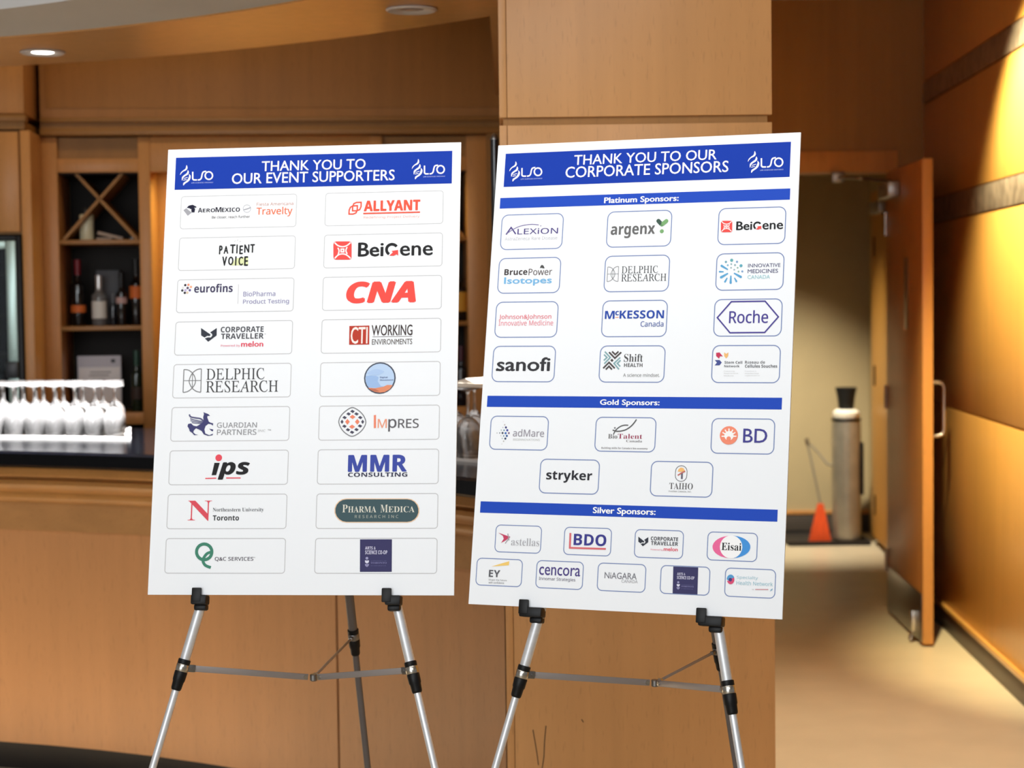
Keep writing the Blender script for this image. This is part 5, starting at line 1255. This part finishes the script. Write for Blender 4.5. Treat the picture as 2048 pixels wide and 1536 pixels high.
st = MB(); q0 = bz + Vector((0.006, 0, 0.225)); q1 = Vector((1.812, 11.16, 0.615)); st.tube(q0, q1, 0.0075, seg=12); st.build('stick', mat('grey_stick', '7d725f', 0.5), br)
MB().tube(q1 - (q1 - q0).normalized() * 0.02, q1 + (q1 - q0).normalized() * 0.02, 0.012, 0.011, 12).build('grip', mat('brown_grip', '4a3a26', 0.6), br)

# ------------------------------------------------------------------ easels


def easel(label, apex, feet, rear_foot, hub, C, ex, n, ey, holders):
    """Tripod display easel: two front legs in the board's plane, one rear leg, folding braces, two board holders."""
    ax = Vector(apex); base = (Vector(feet[0]) + Vector(feet[1]) + Vector(rear_foot)) / 3; base.z = 0
    t = thing('display_easel', base, label, 'easel')
    hub = Vector(hub); cols = []
    ex = Vector(ex); n = Vector(n); ey = Vector(ey); C = Vector(C)
    for i, ft in enumerate(list(feet) + [rear_foot]):
        ft = Vector(ft); d = (ft - ax).normalized(); Ln = (ft - ax).length; rear = i == 2
        top_m, low_m = (GREYT, GREYT) if rear else (ALU, ALU)
        leg = MB().along(ax + d * 0.02, d, [(0, 0.0092), (0.002, 0.0098), (0.868, 0.0098), (0.870, 0.0092)], 22).build('leg', top_m, t)
        MB().along(ax + d * 0.93, d, [(0, 0.0072), (Ln - 0.94, 0.0072)], 18).build('lower_tube', low_m, leg)
        MB().along(ax + d * 0.883, d, [(0, 0.0112), (0.001, 0.0122), (0.009, 0.0122), (0.010, 0.0118)], 22).build('ring', BLACK, leg)
        MB().along(ax + d * 0.893, d, [(0, 0.0120), (0.001, 0.0126), (0.013, 0.0126), (0.014, 0.0120)], 22).build('clamp', ALUD if rear else CHROME, leg)
        MB().along(ax + d * 0.907, d, [(0, 0.0118), (0.002, 0.0126), (0.018, 0.0122), (0.021, 0.0108), (0.034, 0.0102), (0.037, 0.0092), (0.038, 0.0080)], 22).build('joint', BLACK, leg)
        foot = MB()
        foot.along(ft - d * 0.03, d, [(0, 0.0085), (0.002, 0.0105), (0.029, 0.0115), (0.030, 0.0100)], 16).build('foot', BLACK, leg)
        cp_ = ax + d * 0.9; cols.append((cp_, d))
        # brace from the clamp to the hub
        b = (hub - cp_); bl = b.length; b = b.normalized(); z = Vector((0, 0, 1)); sd = b.cross(z).normalized(); uz = sd.cross(b).normalized()
        Mx = Matrix((b, sd, uz)).transposed().to_4x4(); Mx.translation = cp_
        hh = 0.0028 if rear else 0.0062
        br_ = MB().box((0.020, -0.0014, -hh), (bl - 0.012, 0.0014, hh), 0.0008, M=Mx)
        br_ = br_.build('brace', mat('brace_grey', 'a39b98', 0.42, metal=0.45), t)
        lug = MB().box((0.010, -0.003, -hh - 0.001), (0.026, 0.003, hh + 0.001), 0.001, M=Mx)
        lug.tube(Mx @ Vector((0.022, -0.0042, 0)), Mx @ Vector((0.022, 0.0042, 0)), 0.0036, seg=12)
        lug.build('lug', ALUD, br_)
        riv = MB().tube(Mx @ Vector((bl - 0.018, -0.0040, 0)), Mx @ Vector((bl - 0.018, 0.0040, 0)), 0.0042, seg=12)
        riv.build('rivet', CHROME, br_)
    hm = MB().along(hub - Vector((0, 0, 0.007)), (0, 0, 1), [(0, 0.006), (0.002, 0.0075), (0.012, 0.0075), (0.014, 0.006)], 18)
    hm.build('hub', ALUD, t)
    hp_ = ax + n * 0.014; hd = MB(); hd.along(hp_ - ey * 0.045, ey, [(0, 0.012), (0.004, 0.016), (0.05, 0.016), (0.062, 0.010), (0.066, 0.001)], 24); hd.build('head', BLACK, t)
    for (u, v, lip) in holders:     # u along the board, v below its lower edge, sideways shift of the lip
        Hm = Matrix((ex, n, ey)).transposed().to_4x4(); Hm.translation = C + ex * u
        b = MB()
        b.box((-0.016 if lip > -0.015 else -0.030, -0.010, -0.019 + v), (0.015, 0.020, -0.0003 + v), 0.003, M=Hm)
        b.box((lip - 0.010, -0.011, -0.014 + v), (lip + 0.009, -0.0030, 0.0135 + v), 0.002, M=Hm)
        b.box((-0.013, 0.003, -0.030 + v), (0.012, 0.026, -0.017 + v), 0.004, M=Hm)
        b.build('board_holder', BLACK, t)
    return t


EX1, EY1, N1 = (0.99370, -0.11196, 0.0036), (0.022, 0.2277, 0.9735), (0.1091, 0.9674, -0.2287)
C1 = (-0.4204, 3.529, 0.9462)
easel('silver tripod easel holding the event supporters sign', (-0.4059, 3.7127, 1.6514), [(-0.8892, 3.3768, 0), (-0.0065, 3.2913, 0)], (-0.3061, 4.1679, 0), (-0.4109, 3.6647, 0.7551),
      C1, EX1, N1, EY1, [(-0.1995, 0.0, -0.004), (0.1865, 0.0, -0.012)])
EX2, EY2, N2 = (0.9385, -0.3454, 0.0005), (0.074, 0.2024, 0.9765), (0.3373, 0.9164, -0.2154)
C2 = (0.1972, 3.3713, 0.9336)
easel('silver tripod easel holding the corporate sponsors sign', (0.2759, 3.5328, 1.6603), [(-0.2358, 3.3248, 0), (0.4938, 3.0622, 0)], (0.5486, 3.884, 0), (0.2740, 3.5453, 0.7607),
      C2, EX2, N2, EY2, [(-0.168, 0.0, -0.021), (0.181, 0.0, -0.024)])

# ------------------------------------------------------------------ sign boards
BLUE = '173ba6'
P1 = Print()
P1.poly([(17.2, 17.6), (592.4, 17.6), (592.4, 86.3), (17.2, 86.3)], BLUE, 1)
for i in range(9):
    y = 101.0 + i * 87.78
    for x0 in (32.6, 334.0):
        P1.stroke(P1.rrect(x0, y, x0 + 241.3, y + 68.4, 6), 1.6, 'c8c8cb', 1, True)
P1.art(ART_L)
board('sign_board', C1, EX1, EY1, P1, 'white sign board headed THANK YOU TO OUR EVENT SUPPORTERS with two columns of logos')
P2 = Print()
P2.poly([(17.0, 17.7), (592.0, 17.7), (592.0, 86.3), (17.0, 86.3)], BLUE, 1)
for y0, y1 in ((108.8, 130.6), (507.8, 529.9), (715.3, 737.4)):
    P2.poly([(11.6, y0), (594.2, y0), (594.2, y1), (11.6, y1)], '264dbc', 1)
RC = '7f90bc'
for i in range(4):
    for x0 in (18.3, 238.0, 459.0):
        P2.stroke(P2.rrect(x0, 144.2 + 88.4 * i, x0 + 128.5, 214.6 + 88.4 * i, 13), 1.9, RC, 1, True)
for x0, y0 in ((22.4, 548), (237.2, 548), (464.0, 548), (130.1, 630.6), (351.0, 630.6)):
    P2.stroke(P2.rrect(x0, y0, x0 + 118.4, y0 + 65.2, 12), 1.9, RC, 1, True)
for i in range(4):
    P2.stroke(P2.rrect(47.0 + 139.6 * i, 760, 140.0 + 139.6 * i, 811.7, 9.5), 1.7, RC, 1, True)
for i in range(5):
    P2.stroke(P2.rrect(12.3 + 122.4 * i, 825.3, 105.3 + 122.4 * i, 876.8, 9.5), 1.7, RC, 1, True)
P2.art(ART_R)
board('sign_board', C2, EX2, EY2, P2, 'white sign board headed THANK YOU TO OUR CORPORATE SPONSORS with platinum, gold and silver rows')
